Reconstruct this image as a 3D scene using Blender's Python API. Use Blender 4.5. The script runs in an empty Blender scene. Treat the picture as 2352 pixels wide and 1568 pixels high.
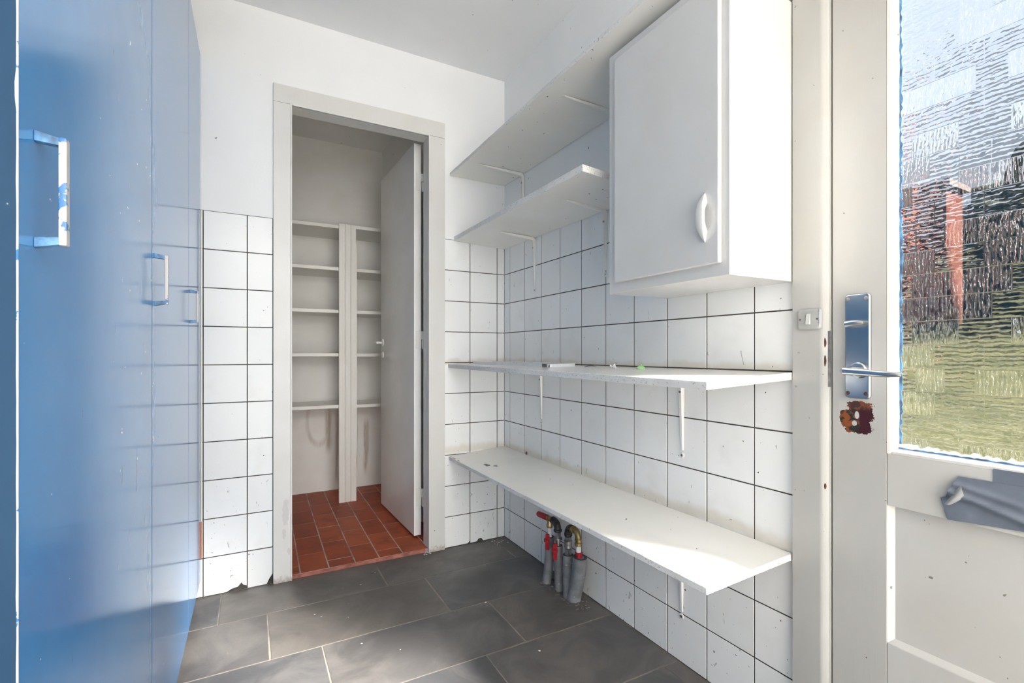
import bpy, bmesh, math, random
from mathutils import Vector, Matrix, noise as mnoise
rnd = random.Random(7)
R = math.radians
sc = bpy.context.scene
COL = sc.collection

# ------------------------------------------------------------------ camera, world, sun, lights, exposure
cam_d = bpy.data.cameras.new('camera')
cam = bpy.data.objects.new('camera', cam_d); COL.objects.link(cam)
cam.location = (-1.1844, -2.2663, 0.962)
cam.rotation_euler = (R(90), 0, -0.4973)
cam_d.sensor_width = 36.0
cam_d.lens = 1114.69 / 2352 * 36.0
cam_d.shift_y = 28.2 / 2352
cam_d.clip_start = 0.02
sc.camera = cam

SUN_STRENGTH = 98.0
SKY_STRENGTH = 1.1
BACK_FILL = 46.0
TOP_FILL = 138.0
w = bpy.data.worlds.new('sky'); sc.world = w; w.use_nodes = True
wt = w.node_tree; wt.nodes.clear()
wo = wt.nodes.new('ShaderNodeOutputWorld'); bg = wt.nodes.new('ShaderNodeBackground')
wg = wt.nodes.new('ShaderNodeTexCoord'); ws = wt.nodes.new('ShaderNodeSeparateXYZ'); wr = wt.nodes.new('ShaderNodeValToRGB')
wt.links.new(wg.outputs['Generated'], ws.inputs[0]); wt.links.new(ws.outputs['Z'], wr.inputs[0])
wr.color_ramp.elements[0].position = 0.0; wr.color_ramp.elements[0].color = (0.90, 0.94, 1.0, 1)
wr.color_ramp.elements[1].position = 0.8; wr.color_ramp.elements[1].color = (0.62, 0.76, 1.0, 1)
wt.links.new(wr.outputs[0], bg.inputs[0]); bg.inputs[1].default_value = SKY_STRENGTH
wt.links.new(bg.outputs[0], wo.inputs[0])

sd = bpy.data.lights.new('sun', 'SUN'); sun = bpy.data.objects.new('sun', sd); COL.objects.link(sun)
sd.energy = SUN_STRENGTH; sd.angle = R(13); sd.color = (1.0, 0.93, 0.84)
sun.rotation_euler = Vector((-0.62, 0.86, -0.84)).to_track_quat('-Z', 'Y').to_euler()
sun.location = (3, -5, 5)

# added fill light at a made-up opening in the end wall behind the viewer
ad = bpy.data.lights.new('added_back_fill', 'AREA'); al = bpy.data.objects.new('added_back_fill', ad); COL.objects.link(al)
ad.shape = 'RECTANGLE'; ad.size = 1.60; ad.size_y = 1.50; ad.energy = BACK_FILL; ad.color = (1.0, 0.985, 0.96)
al.location = (-0.92, -6.25, 0.86); al.rotation_euler = (R(90), 0, 0)

# added overhead fill, bounced off the made-up pale floor behind the viewer
ld = bpy.data.lights.new('added_top_fill', 'AREA'); ll = bpy.data.objects.new('added_top_fill', ld); COL.objects.link(ll)
ld.shape = 'RECTANGLE'; ld.size = 1.5; ld.size_y = 1.6; ld.energy = TOP_FILL; ld.color = (1.0, 0.985, 0.96); ll.location = (-0.92, -5.25, 2.34)

sc.view_settings.view_transform = 'Standard'; sc.view_settings.look = 'None'
sc.view_settings.gamma = 1.0; sc.view_settings.use_curve_mapping = False
sc.view_settings.exposure = 0.0
sc.cycles.use_denoising = True
sc.cycles.max_bounces = 12; sc.cycles.diffuse_bounces = 8; sc.cycles.transmission_bounces = 8
sc.cycles.transparent_max_bounces = 12
sc.cycles.sample_clamp_indirect = 6.0

# ------------------------------------------------------------------ material helpers
class NT:
    def __init__(s, name):
        s.m = bpy.data.materials.new(name); s.m.use_nodes = True
        s.t = s.m.node_tree; s.t.nodes.clear()
        s.out = s.t.nodes.new('ShaderNodeOutputMaterial')
    def n(s, typ, props=None, **inp):
        nd = s.t.nodes.new('ShaderNode' + typ)
        for k, v in (props or {}).items(): setattr(nd, k, v)
        for k, v in inp.items():
            key = int(k[1:]) if k[0] == '_' and k[1:].isdigit() else k.replace('_', ' ')
            s.put(nd.inputs[key], v)
        return nd
    def put(s, sock, v):
        if hasattr(v, 'is_output'): s.t.links.new(v, sock)
        elif isinstance(v, (tuple, list)) and len(v) == 3 and sock.type == 'RGBA': sock.default_value = (*v, 1)
        else: sock.default_value = v
    def math(s, op, a, b=0.0, c=None):
        kw = dict(_0=a, _1=b)
        if c is not None: kw['_2'] = c
        return s.n('Math', {'operation': op}, **kw).outputs[0]
    def ramp(s, v, lo, hi, a=0.0, b=1.0):
        return s.n('MapRange', {'clamp': True, 'interpolation_type': 'SMOOTHSTEP'}, Value=v, From_Min=lo, From_Max=hi, To_Min=a, To_Max=b).outputs[0]
    def mix(s, f, a, b):
        nd = s.n('Mix', {'data_type': 'RGBA'})
        s.put(nd.inputs[0], f); s.put(nd.inputs[6], a); s.put(nd.inputs[7], b)
        return nd.outputs[2]
    def coord(s, world=False, scale=(1, 1, 1), rand=False):
        v = s.n('NewGeometry').outputs['Position'] if world else s.n('TexCoord').outputs['Object']
        if rand:
            oi = s.n('ObjectInfo').outputs['Random']
            cb = s.n('CombineXYZ', X=s.math('MULTIPLY', oi, 37.0), Y=s.math('MULTIPLY', oi, 91.0), Z=s.math('MULTIPLY', oi, 53.0)).outputs[0]
            v = s.n('VectorMath', {'operation': 'ADD'}, _0=v, _1=cb).outputs[0]
        if scale != (1, 1, 1): v = s.n('VectorMath', {'operation': 'MULTIPLY'}, _0=v, _1=scale).outputs[0]
        return v
    def noise(s, v, scale, detail=3.0, rough=0.55, dist=0.0):
        return s.n('TexNoise', None, Vector=v, Scale=scale, Detail=detail, Roughness=rough, Distortion=dist).outputs[0]
    def xyz(s, v):
        o = s.n('SeparateXYZ', None, _0=v).outputs
        return o[0], o[1], o[2]
    def bsdf(s, col, rough=0.5, bump=None, bstr=0.2, bdist=0.002, **kw):
        b = s.n('BsdfPrincipled', None, Base_Color=col, Roughness=rough)
        for k, v in kw.items(): s.put(b.inputs[k.replace('_', ' ')], v)
        if bump is not None:
            s.put(b.inputs['Normal'], s.n('Bump', None, Strength=bstr, Distance=bdist, Height=bump).outputs[0])
        s.t.links.new(b.outputs[0], s.out.inputs[0])
        return s.m

def simple(name, col, rough=0.5, nscale=0, namt=0.1, bscale=0, bstr=0.2, bdist=0.001, metal=0.0, stretch=(1, 1, 1), spots=None, rvar=0.0, **kw):
    """paint / metal / plastic with a little tone noise, relief and optional specks of dirt"""
    t = NT(name); v = t.coord(scale=stretch, rand=True); c = col
    if nscale:
        f = t.ramp(t.noise(v, nscale, 4), 0.3, 0.7)
        c = t.mix(f, tuple(x * (1 - namt) for x in col), tuple(min(1, x * (1 + namt)) for x in col))
    if rvar:
        oi = t.n('ObjectInfo').outputs['Random']
        hv = t.n('HueSaturation', None, Value=t.ramp(oi, 0, 1, 1 - rvar, 1 + rvar), Color=c); c = hv.outputs[0]
    for (ss, th, sc_) in (spots or []):
        f = t.ramp(t.noise(t.coord(rand=True), ss, 2.0, 0.6), th, th + 0.02)
        c = t.mix(f, c, sc_)
    b = t.noise(v, bscale, 3) if bscale else None
    return t.bsdf(c, rough, b, bstr, bdist, Metallic=metal, **kw)

M = {}
def plaster(name, col):
    t = NT(name); v = t.coord(world=True)
    a = t.noise(v, 3.0, 3); f = t.ramp(a, 0.3, 0.7)
    c = t.mix(f, tuple(x * 0.97 for x in col), col)
    sp = t.ramp(t.noise(v, 38.0, 2, 0.6), 0.735, 0.755); c = t.mix(sp, c, (0.33, 0.31, 0.29))
    h = t.math('ADD', t.noise(v, 160.0, 3), t.math('MULTIPLY', t.noise(v, 22.0, 3), 1.2))
    return t.bsdf(c, 0.62, h, 0.22, 0.0015)
M['plaster'] = plaster('wall_paint', (0.84, 0.84, 0.835))
M['leftwall'] = plaster('left_wall_paint', (0.58, 0.585, 0.59))  # grey put in to cut the light bounced onto the door side
M['ceiling'] = plaster('ceiling_paint', (0.84, 0.84, 0.835))
M['pantry'] = plaster('pantry_paint', (0.84, 0.83, 0.81))

M['bouncefloor'] = simple('pale_bounce_floor', (0.78, 0.75, 0.70), 0.5, 6, 0.05)  # made-up floor, there to bounce fill light onto undersides
def pantry_back():
    t = NT('stained_pantry_paint'); v = t.coord(world=True); x, y, z = t.xyz(v); vs = t.coord(world=True, scale=(1, 1, 0.12))
    c = t.mix(t.ramp(t.noise(v, 5.0, 4), 0.35, 0.7), (0.82, 0.81, 0.79), (0.77, 0.75, 0.715))
    m = 0.0
    for (cx, wd, z0, z1) in ((-0.640, 0.016, 0.02, 0.60), (-0.69, 0.03, 0.25, 0.60), (-0.440, 0.022, 0.08, 0.52), (-0.52, 0.02, 0.1, 0.5)):
        xx = t.math('ABSOLUTE', t.math('SUBTRACT', t.math('ADD', x, t.math('MULTIPLY', t.math('SUBTRACT', t.noise(vs, 25.0, 4), 0.5), 0.06)), cx))
        k = t.math('MULTIPLY', t.ramp(xx, wd, 0.0), t.math('MULTIPLY', t.ramp(z, z0, z0 + 0.1), t.ramp(z, z1, z1 - 0.08))); m = t.math('MAXIMUM', m, k)
    dx = t.math('DIVIDE', t.math('ADD', x, 0.76), 0.075); dz = t.math('DIVIDE', t.math('SUBTRACT', z, 0.50), 0.16)
    rg = t.math('ABSOLUTE', t.math('SUBTRACT', t.math('SQRT', t.math('ADD', t.math('MULTIPLY', dx, dx), t.math('MULTIPLY', dz, dz))), 1.0))
    m = t.math('MAXIMUM', m, t.math('MULTIPLY', t.ramp(rg, 0.25, 0.0), t.math('MULTIPLY', t.ramp(z, 0.62, 0.58), 0.55)))
    m = t.math('MULTIPLY', m, t.ramp(t.noise(vs, 40.0, 4), 0.3, 0.6, 0.35, 0.9))
    c = t.mix(t.math('MULTIPLY', m, 0.8), c, (0.30, 0.21, 0.13))
    return t.bsdf(c, 0.6, t.noise(v, 60.0, 3), 0.15, 0.002)
M['pantryback'] = pantry_back()
def tile_mat():
    t = NT('white_glazed_tile'); v = t.coord(rand=True); wv = t.coord(world=True)
    oi = t.n('ObjectInfo').outputs['Random']
    c = t.mix(oi, (0.80, 0.80, 0.79), (0.85, 0.85, 0.84))
    c = t.mix(t.ramp(t.noise(v, 9.0, 3), 0.52, 0.8, 0, 0.35), c, (0.70, 0.685, 0.65))
    x, y, z = t.xyz(wv)
    # yellowed film on the tiles just above the two lower boards
    zz = t.math('ADD', z, t.math('MULTIPLY', t.math('SUBTRACT', t.noise(wv, 11.0, 3), 0.5), 0.05))
    s1 = t.math('MULTIPLY', t.ramp(zz, 0.905, 0.915), t.ramp(zz, 0.945, 0.922))
    s2 = t.math('MULTIPLY', t.ramp(zz, 0.46, 0.475), t.ramp(zz, 0.515, 0.485))
    st = t.math('MULTIPLY', t.math('ADD', s1, s2), t.ramp(x, -0.45, -0.3))
    c = t.mix(t.math('MULTIPLY', st, 0.45), c, (0.58, 0.49, 0.35))
    # small chips and specks, more of them near the floor
    low = t.ramp(z, 0.75, 0.1, 0.0, 0.035)
    sp = t.ramp(t.math('ADD', t.noise(wv, 75.0, 2, 0.6), low), 0.745, 0.76); c = t.mix(sp, c, (0.05, 0.045, 0.04))
    sp2 = t.ramp(t.math('ADD', t.noise(t.coord(world=True, scale=(1, 1, 0.4)), 60.0, 2, 0.5, 1.0), low), 0.735, 0.76); c = t.mix(t.math('MULTIPLY', sp2, 0.6), c, (0.25, 0.24, 0.22))
    return t.bsdf(c, 0.24, t.noise(v, 7.0, 2), 0.06, 0.004, Specular_IOR_Level=0.32)
M['tile'] = tile_mat()
M['grout'] = simple('tile_grout', (0.055, 0.050, 0.043), 0.9, 14, 0.35)
M['joint'] = simple('floor_joint', (0.235, 0.205, 0.17), 0.9, 9, 0.3, 60, 0.3)
M['pjoint'] = simple('pantry_joint', (0.40, 0.34, 0.31), 0.9, 12, 0.3, 60, 0.3)

def gloss_white(name, col, rough=0.28, dirt=0.5, drips=False):
    t = NT(name); v = t.coord(world=True); vs = t.coord(world=True, scale=(1, 1, 0.07))
    c = t.mix(t.ramp(t.noise(v, 5.0, 4), 0.3, 0.75), col, tuple(x * y for x, y in zip(col, (0.95, 0.935, 0.90))))
    sp = t.ramp(t.noise(v, 48.0, 2, 0.6), 0.75 - 0.02 * dirt, 0.765 - 0.02 * dirt); c = t.mix(t.math('MULTIPLY', sp, dirt), c, (0.14, 0.11, 0.08))
    sm = t.ramp(t.noise(v, 13.0, 4, 0.65), 0.62, 0.80, 0, 0.4 * dirt); c = t.mix(sm, c, (0.52, 0.46, 0.36))
    h = t.math('ADD', t.noise(vs, 190.0, 2), t.math('MULTIPLY', t.noise(v, 26.0, 3), 1.0))
    return t.bsdf(c, rough, h, 0.16, 0.0012)
M['white'] = gloss_white('white_gloss_paint', (0.76, 0.75, 0.72), 0.30, 0.25)
M['cab'] = gloss_white('cabinet_paint', (0.62, 0.62, 0.615), 0.22, 0.12)
M['leafpaint'] = gloss_white('pantry_door_paint', (0.82, 0.815, 0.80), 0.20, 0.15)
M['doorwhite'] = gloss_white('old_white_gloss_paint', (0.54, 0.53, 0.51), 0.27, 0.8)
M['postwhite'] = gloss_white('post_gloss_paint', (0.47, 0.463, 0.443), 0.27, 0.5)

def casing_mat():
    """door casing: white gloss, flaked to grey plaster low down on the left jamb"""
    t = NT('casing_paint'); v = t.coord(world=True); x, y, z = t.xyz(v)
    vs = t.coord(world=True, scale=(1, 1, 0.06))
    c = t.mix(t.ramp(t.noise(v, 5.0, 4), 0.3, 0.75), (0.67, 0.66, 0.635), (0.63, 0.615, 0.58))
    m = None
    nz = t.math('MULTIPLY', t.math('SUBTRACT', t.noise(v, 52.0, 5, 0.65), 0.5), 0.15)
    for (cx, cz, ax, az) in ((-1.048, 0.295, 0.012, 0.052), (-1.053, 0.205, 0.008, 0.02), (-1.035, 0.13, 0.006, 0.015)):
        dx = t.math('DIVIDE', t.math('SUBTRACT', x, cx), ax); dz = t.math('DIVIDE', t.math('SUBTRACT', z, cz), az)
        d = t.math('SQRT', t.math('ADD', t.math('MULTIPLY', dx, dx), t.math('MULTIPLY', dz, dz)))
        k = t.ramp(t.math('ADD', d, t.math('MULTIPLY', nz, 14.0)), 1.05, 0.95)
        m = k if m is None else t.math('MAXIMUM', m, k)
    c = t.mix(m, c, (0.56, 0.53, 0.50))
    sp = t.ramp(t.noise(v, 45.0, 2, 0.6), 0.752, 0.765); c = t.mix(sp, c, (0.18, 0.14, 0.11))
    foot = t.ramp(t.math('ADD', z, t.math('MULTIPLY', t.math('SUBTRACT', t.noise(v, 60.0, 3), 0.5), 0.08)), 0.03, 0.0)
    c = t.mix(t.math('MULTIPLY', foot, 0.7), c, (0.30, 0.22, 0.15))
    h = t.math('SUBTRACT', t.noise(vs, 190.0, 2), t.math('MULTIPLY', m, 1.5))
    return t.bsdf(c, 0.33, h, 0.25, 0.0012)
M['casing'] = casing_mat()

def stile_mat():
    """exterior door lock stile: off-white gloss with the bare, rusty-brown wood patch under the lock plate"""
    t = NT('lock_stile_paint'); v = t.coord(world=True); x, y, z = t.xyz(v)
    vs = t.coord(world=True, scale=(1, 1, 0.06))
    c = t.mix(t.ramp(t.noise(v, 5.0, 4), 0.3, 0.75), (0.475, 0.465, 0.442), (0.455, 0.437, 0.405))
    sm = t.ramp(t.noise(v, 16.0, 4, 0.65), 0.60, 0.80, 0, 0.5); c = t.mix(sm, c, (0.50, 0.43, 0.32))
    sp = t.ramp(t.noise(v, 48.0, 2, 0.6), 0.735, 0.75); c = t.mix(sp, c, (0.12, 0.09, 0.06))
    nz = t.math('MULTIPLY', t.math('SUBTRACT', t.noise(v, 62.0, 5, 0.65), 0.5), 1.7)
    m = None
    for (cy, cz, ay, az) in ((-1.690, 0.846, 0.024, 0.011), (-1.697, 0.818, 0.020, 0.030), (-1.668, 0.817, 0.016, 0.020), (-1.688, 0.797, 0.027, 0.010)):
        dy = t.math('ABSOLUTE', t.math('DIVIDE', t.math('SUBTRACT', y, cy), ay)); dz = t.math('ABSOLUTE', t.math('DIVIDE', t.math('SUBTRACT', z, cz), az))
        d = t.math('POWER', t.math('ADD', t.math('POWER', dy, 3.0), t.math('POWER', dz, 3.0)), 0.3333)
        k = t.ramp(t.math('ADD', d, nz), 1.03, 0.97)
        m = k if m is None else t.math('MAXIMUM', m, k)
    for (cy, cz, ay, az) in ((-1.686, 0.826, 0.0045, 0.008), (-1.681, 0.808, 0.005, 0.006)):
        dy = t.math('DIVIDE', t.math('SUBTRACT', y, cy), ay); dz = t.math('DIVIDE', t.math('SUBTRACT', z, cz), az)
        d = t.math('SQRT', t.math('ADD', t.math('MULTIPLY', dy, dy), t.math('MULTIPLY', dz, dz)))
        m = t.math('MULTIPLY', m, t.ramp(t.math('ADD', d, t.math('MULTIPLY', nz, 0.4)), 0.9, 1.1))
    yy = t.math('ADD', y, t.math('MULTIPLY', t.math('SUBTRACT', t.noise(v, 30.0, 3), 0.5), 0.03))
    pc = t.mix(t.ramp(yy, -1.690, -1.684), (0.045, 0.010, 0.012), t.mix(t.ramp(t.noise(v, 55.0, 3), 0.47, 0.55), (0.025, 0.026, 0.020), (0.22, 0.062, 0.016)))
    up = t.ramp(z, 0.836, 0.842); pc = t.mix(up, pc, t.mix(t.ramp(t.noise(v, 70.0, 3), 0.45, 0.6), (0.055, 0.025, 0.018), (0.19, 0.055, 0.018)))
    c = t.mix(m, c, pc)
    h = t.math('SUBTRACT', t.math('ADD', t.noise(vs, 190.0, 2), t.noise(v, 24.0, 3)), t.math('MULTIPLY', m, 2.0))
    return t.bsdf(c, 0.27, h, 0.22, 0.0012)
M['stile'] = stile_mat()

def shelf_mat():
    t = NT('cream_shelf_paint'); v = t.coord(world=True)
    c = t.mix(t.ramp(t.noise(v, 4.0, 4), 0.3, 0.75), (0.84, 0.825, 0.785), (0.80, 0.78, 0.725))
    sp = t.ramp(t.noise(v, 42.0, 2, 0.6), 0.742, 0.757); c = t.mix(sp, c, (0.16, 0.14, 0.12))
    x, y, z = t.xyz(v)
    # dark bare patches near the front edge of the lowest board
    m = None; nz = t.math('MULTIPLY', t.math('SUBTRACT', t.noise(v, 75.0, 4), 0.5), 2.0)
    for (cx, cy, ax, ay) in ((-0.235, -0.28, 0.012, 0.022), (-0.21, -0.315, 0.008, 0.014), (-0.305, -0.055, 0.004, 0.02), (-0.305, -0.11, 0.004, 0.016)):
        dx = t.math('DIVIDE', t.math('SUBTRACT', x, cx), ax); dy = t.math('DIVIDE', t.math('SUBTRACT', y, cy), ay)
        d = t.math('SQRT', t.math('ADD', t.math('MULTIPLY', dx, dx), t.math('MULTIPLY', dy, dy)))
        k = t.ramp(t.math('ADD', d, nz), 1.05, 0.95); m = k if m is None else t.math('MAXIMUM', m, k)
    m = t.math('MULTIPLY', m, t.ramp(z, 0.56, 0.54))
    c = t.mix(m, c, t.mix(t.ramp(x, -0.28, -0.26), (0.30, 0.20, 0.08), (0.06, 0.06, 0.045)))
    return t.bsdf(c, 0.20, t.noise(v, 30.0, 3), 0.06, 0.0015)
M['shelf'] = shelf_mat()
def edge_mat():
    t = NT('painted_chipboard_edge'); v = t.coord(world=True)
    c = t.mix(t.ramp(t.noise(v, 6.0, 3), 0.35, 0.7), (0.76, 0.75, 0.73), (0.68, 0.67, 0.65))
    ve = t.coord(world=True, scale=(1, 0.55, 1))
    sp = t.ramp(t.noise(ve, 210.0, 3, 0.7), 0.60, 0.66, 0, 0.75); c = t.mix(sp, c, (0.20, 0.195, 0.19))
    sp = t.ramp(t.noise(v, 30.0, 3, 0.6), 0.70, 0.74, 0, 0.7); c = t.mix(sp, c, (0.45, 0.34, 0.17))
    return t.bsdf(c, 0.6, t.noise(v, 260.0, 3), 0.6, 0.002)
M['edge'] = edge_mat()

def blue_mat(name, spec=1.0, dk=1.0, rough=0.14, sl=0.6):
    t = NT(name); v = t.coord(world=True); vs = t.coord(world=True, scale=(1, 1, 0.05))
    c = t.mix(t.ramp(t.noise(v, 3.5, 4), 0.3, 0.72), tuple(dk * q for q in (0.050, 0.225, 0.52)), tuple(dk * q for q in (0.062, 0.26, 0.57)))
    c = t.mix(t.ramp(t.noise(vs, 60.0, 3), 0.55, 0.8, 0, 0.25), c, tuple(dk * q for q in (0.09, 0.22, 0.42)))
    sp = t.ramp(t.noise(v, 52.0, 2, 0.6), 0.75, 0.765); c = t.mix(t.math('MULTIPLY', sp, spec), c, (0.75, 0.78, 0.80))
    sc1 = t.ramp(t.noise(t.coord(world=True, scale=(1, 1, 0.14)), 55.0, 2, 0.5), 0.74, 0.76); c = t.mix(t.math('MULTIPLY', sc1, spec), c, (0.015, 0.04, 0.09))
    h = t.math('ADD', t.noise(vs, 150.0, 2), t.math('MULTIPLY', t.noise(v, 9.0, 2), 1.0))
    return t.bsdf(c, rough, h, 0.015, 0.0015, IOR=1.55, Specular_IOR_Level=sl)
M['blue'] = blue_mat('blue_gloss_paint')
M['blueshade'] = blue_mat('shaded_blue_edge', 0.35, 0.16, 0.5, 0.15)  # same blue darkened: shade of the end panel and near edges in the colour
def worn_mat(name, ratio):
    """blue paint worn through to white primer"""
    t = NT(name); v = t.coord(world=True)
    f = t.ramp(t.noise(v, 45.0, 4, 0.6), ratio - 0.01, ratio + 0.01)
    c = t.mix(f, (0.50, 0.48, 0.47), (0.03, 0.14, 0.34))
    return t.bsdf(c, 0.35, t.math('MULTIPLY', f, 1.0), 0.3, 0.001)
M['wornedge'] = worn_mat('chipped_edge_paint', 0.62)
M['wornbar'] = worn_mat('worn_handle_paint', 0.585)
M['bluepaint'] = simple('blue_paint_smear', (0.07, 0.18, 0.34), 0.4, 60, 0.6)

M['bluefaint'] = simple('faint_blue_smear', (0.20, 0.27, 0.36), 0.5, 60, 0.4)
def slate_mat():
    t = NT('grey_slate_floor_tile'); v = t.coord(rand=True); wv = t.coord(world=True)
    oi = t.n('ObjectInfo').outputs['Random']
    c = t.mix(oi, (0.062, 0.063, 0.068), (0.105, 0.096, 0.088))
    c = t.mix(t.ramp(t.noise(v, 4.5, 5, 0.6, 0.8), 0.38, 0.68), c, t.mix(oi, (0.125, 0.122, 0.122), (0.16, 0.142, 0.126)))
    c = t.mix(t.ramp(t.noise(v, 16.0, 5, 0.65), 0.55, 0.8, 0, 0.5), c, (0.075, 0.062, 0.055))
    sp = t.ramp(t.noise(wv, 80.0, 2, 0.6), 0.775, 0.79); c = t.mix(sp, c, (0.4, 0.38, 0.36))
    h = t.math('ADD', t.noise(v, 11.0, 5, 0.6), t.math('MULTIPLY', t.noise(v, 120.0, 3), 0.35))
    rg = t.ramp(t.noise(v, 7.0, 4), 0.3, 0.7, 0.34, 0.50)
    return t.bsdf(c, rg, h, 0.22, 0.003, Specular_IOR_Level=0.5)
M['slate'] = slate_mat()
def clay_mat():
    t = NT('red_clay_floor_tile'); v = t.coord(rand=True); wv = t.coord(world=True)
    oi = t.n('ObjectInfo').outputs['Random']
    c = t.mix(oi, (0.28, 0.050, 0.019), (0.40, 0.085, 0.032))
    c = t.mix(t.ramp(t.noise(v, 10.0, 4), 0.45, 0.75, 0, 0.6), c, (0.12, 0.035, 0.02))
    sp = t.ramp(t.noise(wv, 60.0, 2, 0.6), 0.745, 0.76); c = t.mix(sp, c, (0.55, 0.45, 0.40))
    return t.bsdf(c, 0.5, t.noise(v, 60.0, 4), 0.12, 0.002, Specular_IOR_Level=0.3)
M['clay'] = clay_mat()
M['clayedge'] = simple('worn_clay_edge', (0.30, 0.105, 0.075), 0.8, 25, 0.35, 60, 0.4, 0.002)

M['chrome'] = simple('satin_metal', (0.60, 0.61, 0.62), 0.24, 20, 0.1, 30, 0.05, metal=1.0)
M['plate'] = simple('polished_lock_plate', (0.50, 0.52, 0.54), 0.27, 14, 0.12, 12, 0.06, metal=1.0)
M['screwdark'] = simple('rusty_screw', (0.10, 0.06, 0.045), 0.6, 120, 0.5, metal=0.5)
M['steel'] = simple('dull_fitting_steel', (0.34, 0.32, 0.32), 0.42, 40, 0.3, metal=0.9)
M['brass'] = simple('old_brass', (0.30, 0.22, 0.10), 0.42, 45, 0.4, metal=0.8)
M['iron'] = simple('black_iron_fitting', (0.045, 0.040, 0.042), 0.5, 60, 0.5, 70, 0.4, metal=0.4)
M['foam'] = simple('grey_insulation_foam', (0.175, 0.18, 0.195), 0.55, 22, 0.25, 40, 0.25, 0.003, spots=[(55, 0.73, (0.42, 0.42, 0.42))])
M['foamdark'] = simple('insulation_cut_end', (0.09, 0.085, 0.09), 0.9, 30, 0.3)
M['red'] = simple('red_plastic', (0.36, 0.008, 0.016), 0.32, 20, 0.15)
M['whitepipe'] = simple('white_plastic_pipe', (0.72, 0.72, 0.74), 0.3)
M['switch'] = simple('grey_white_switch_plastic', (0.38, 0.378, 0.365), 0.4, 30, 0.1)
M['rocker'] = simple('white_rocker_plastic', (0.56, 0.555, 0.53), 0.3)
M['tape'] = simple('blue_grey_tape', (0.135, 0.155, 0.195), 0.36, 30, 0.08)
M['tapeback'] = simple('grey_tape_underside', (0.27, 0.275, 0.28), 0.55, 30, 0.08)
M['green'] = simple('pale_green_plastic', (0.30, 0.55, 0.24), 0.45)
M['wire'] = simple('thin_grey_wire', (0.25, 0.24, 0.22), 0.4, metal=0.7)
M['film'] = simple('crumpled_clear_film', (0.70, 0.69, 0.67), 0.25)
M['tray'] = simple('white_enamelled_metal', (0.70, 0.71, 0.73), 0.3, 18, 0.06, spots=[(60, 0.70, (0.10, 0.10, 0.11))])
M['mortar'] = simple('floor_mortar', (0.15, 0.13, 0.115), 0.95, 40, 0.5, 60, 0.6, 0.004)
M['dark'] = simple('dark_gap', (0.02, 0.018, 0.016), 0.9)
M['brown'] = simple('bare_brown_wood', (0.10, 0.035, 0.02), 0.7, 60, 0.5)
M['putty'] = simple('white_glazing_paint', (0.76, 0.77, 0.79), 0.4, 30, 0.05, 60, 0.4)
M['orange'] = simple('orange_paint', (0.62, 0.17, 0.03), 0.4)
M['crumb'] = simple('plaster_crumbs', (0.70, 0.68, 0.64), 0.9)

def glass_mat():
    t = NT('patterned_glass'); v = t.coord(); x, y, z = t.xyz(v)
    p = t.n('CombineXYZ', X=y, Y=z, Z=0.0).outputs[0]
    br = t.n('TexBrick', {'offset': 0.5, 'offset_frequency': 2, 'squash': 0.62, 'squash_frequency': 3}, Vector=p, Color1=(0, 0, 0), Color2=(1, 1, 1), Mortar=(0.5, 0.5, 0.5),
             Scale=1.0, Mortar_Size=0.0011, Mortar_Smooth=1.0, Bias=0.0, Brick_Width=0.075, Row_Height=0.048)
    sel = t.math('GREATER_THAN', br.outputs[0], 0.5)
    def ripples(u, v, pitch, wob):
        nz = t.noise(t.n('CombineXYZ', X=t.math('MULTIPLY', u, 42.0), Y=t.math('MULTIPLY', v, 60.0), Z=wob).outputs[0], 1.0, 2.0, 0.5)
        am = t.noise(t.n('CombineXYZ', X=t.math('MULTIPLY', u, 55.0), Y=t.math('MULTIPLY', v, 1.1 / pitch), Z=wob + 9.0).outputs[0], 1.0, 1.0, 0.5)
        ph = t.math('ADD', t.math('MULTIPLY', v, 6.2832 / pitch), t.math('MULTIPLY', nz, 9.0))
        return t.math('MULTIPLY', t.math('SINE', ph), t.ramp(am, 0.38, 0.62, 0.15, 1.0))
    hz = ripples(y, z, 0.0085, 0.0); vt = ripples(z, y, 0.0062, 4.0)
    h = t.math('ADD', t.math('MULTIPLY', hz, sel), t.math('MULTIPLY', vt, t.math('MULTIPLY', 0.7, t.math('SUBTRACT', 1.0, sel))))
    h = t.math('ADD', h, t.math('MULTIPLY', br.outputs[1], 1.2))
    bp = t.n('Bump', None, Strength=1.0, Distance=0.0023, Height=h).outputs[0]
    rf = t.n('BsdfRefraction', None, Color=(0.97, 0.985, 1.0), Roughness=0.02, IOR=1.16, Normal=bp)
    tr = t.n('BsdfTransparent', None, Color=(0.97, 0.985, 1.0))
    gl = t.n('BsdfGlossy', None, Color=(1, 1, 1), Roughness=0.08, Normal=bp)
    m1 = t.n('MixShader', None, _0=0.64, _1=tr.outputs[0], _2=rf.outputs[0])
    m2 = t.n('MixShader', None, _0=0.06, _1=m1.outputs[0], _2=gl.outputs[0])
    t.t.links.new(m2.outputs[0], t.out.inputs[0])
    return t.m
M['glass'] = glass_mat()
def clear_mat():
    t = NT('clear_glass_side'); tr = t.n('BsdfTransparent', None, Color=(0.97, 0.985, 1.0)); gl = t.n('BsdfGlossy', None, Color=(1, 1, 1), Roughness=0.03)
    m = t.n('MixShader', None, _0=0.05, _1=tr.outputs[0], _2=gl.outputs[0]); t.t.links.new(m.outputs[0], t.out.inputs[0]); return t.m
M['glassback'] = clear_mat()

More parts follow.
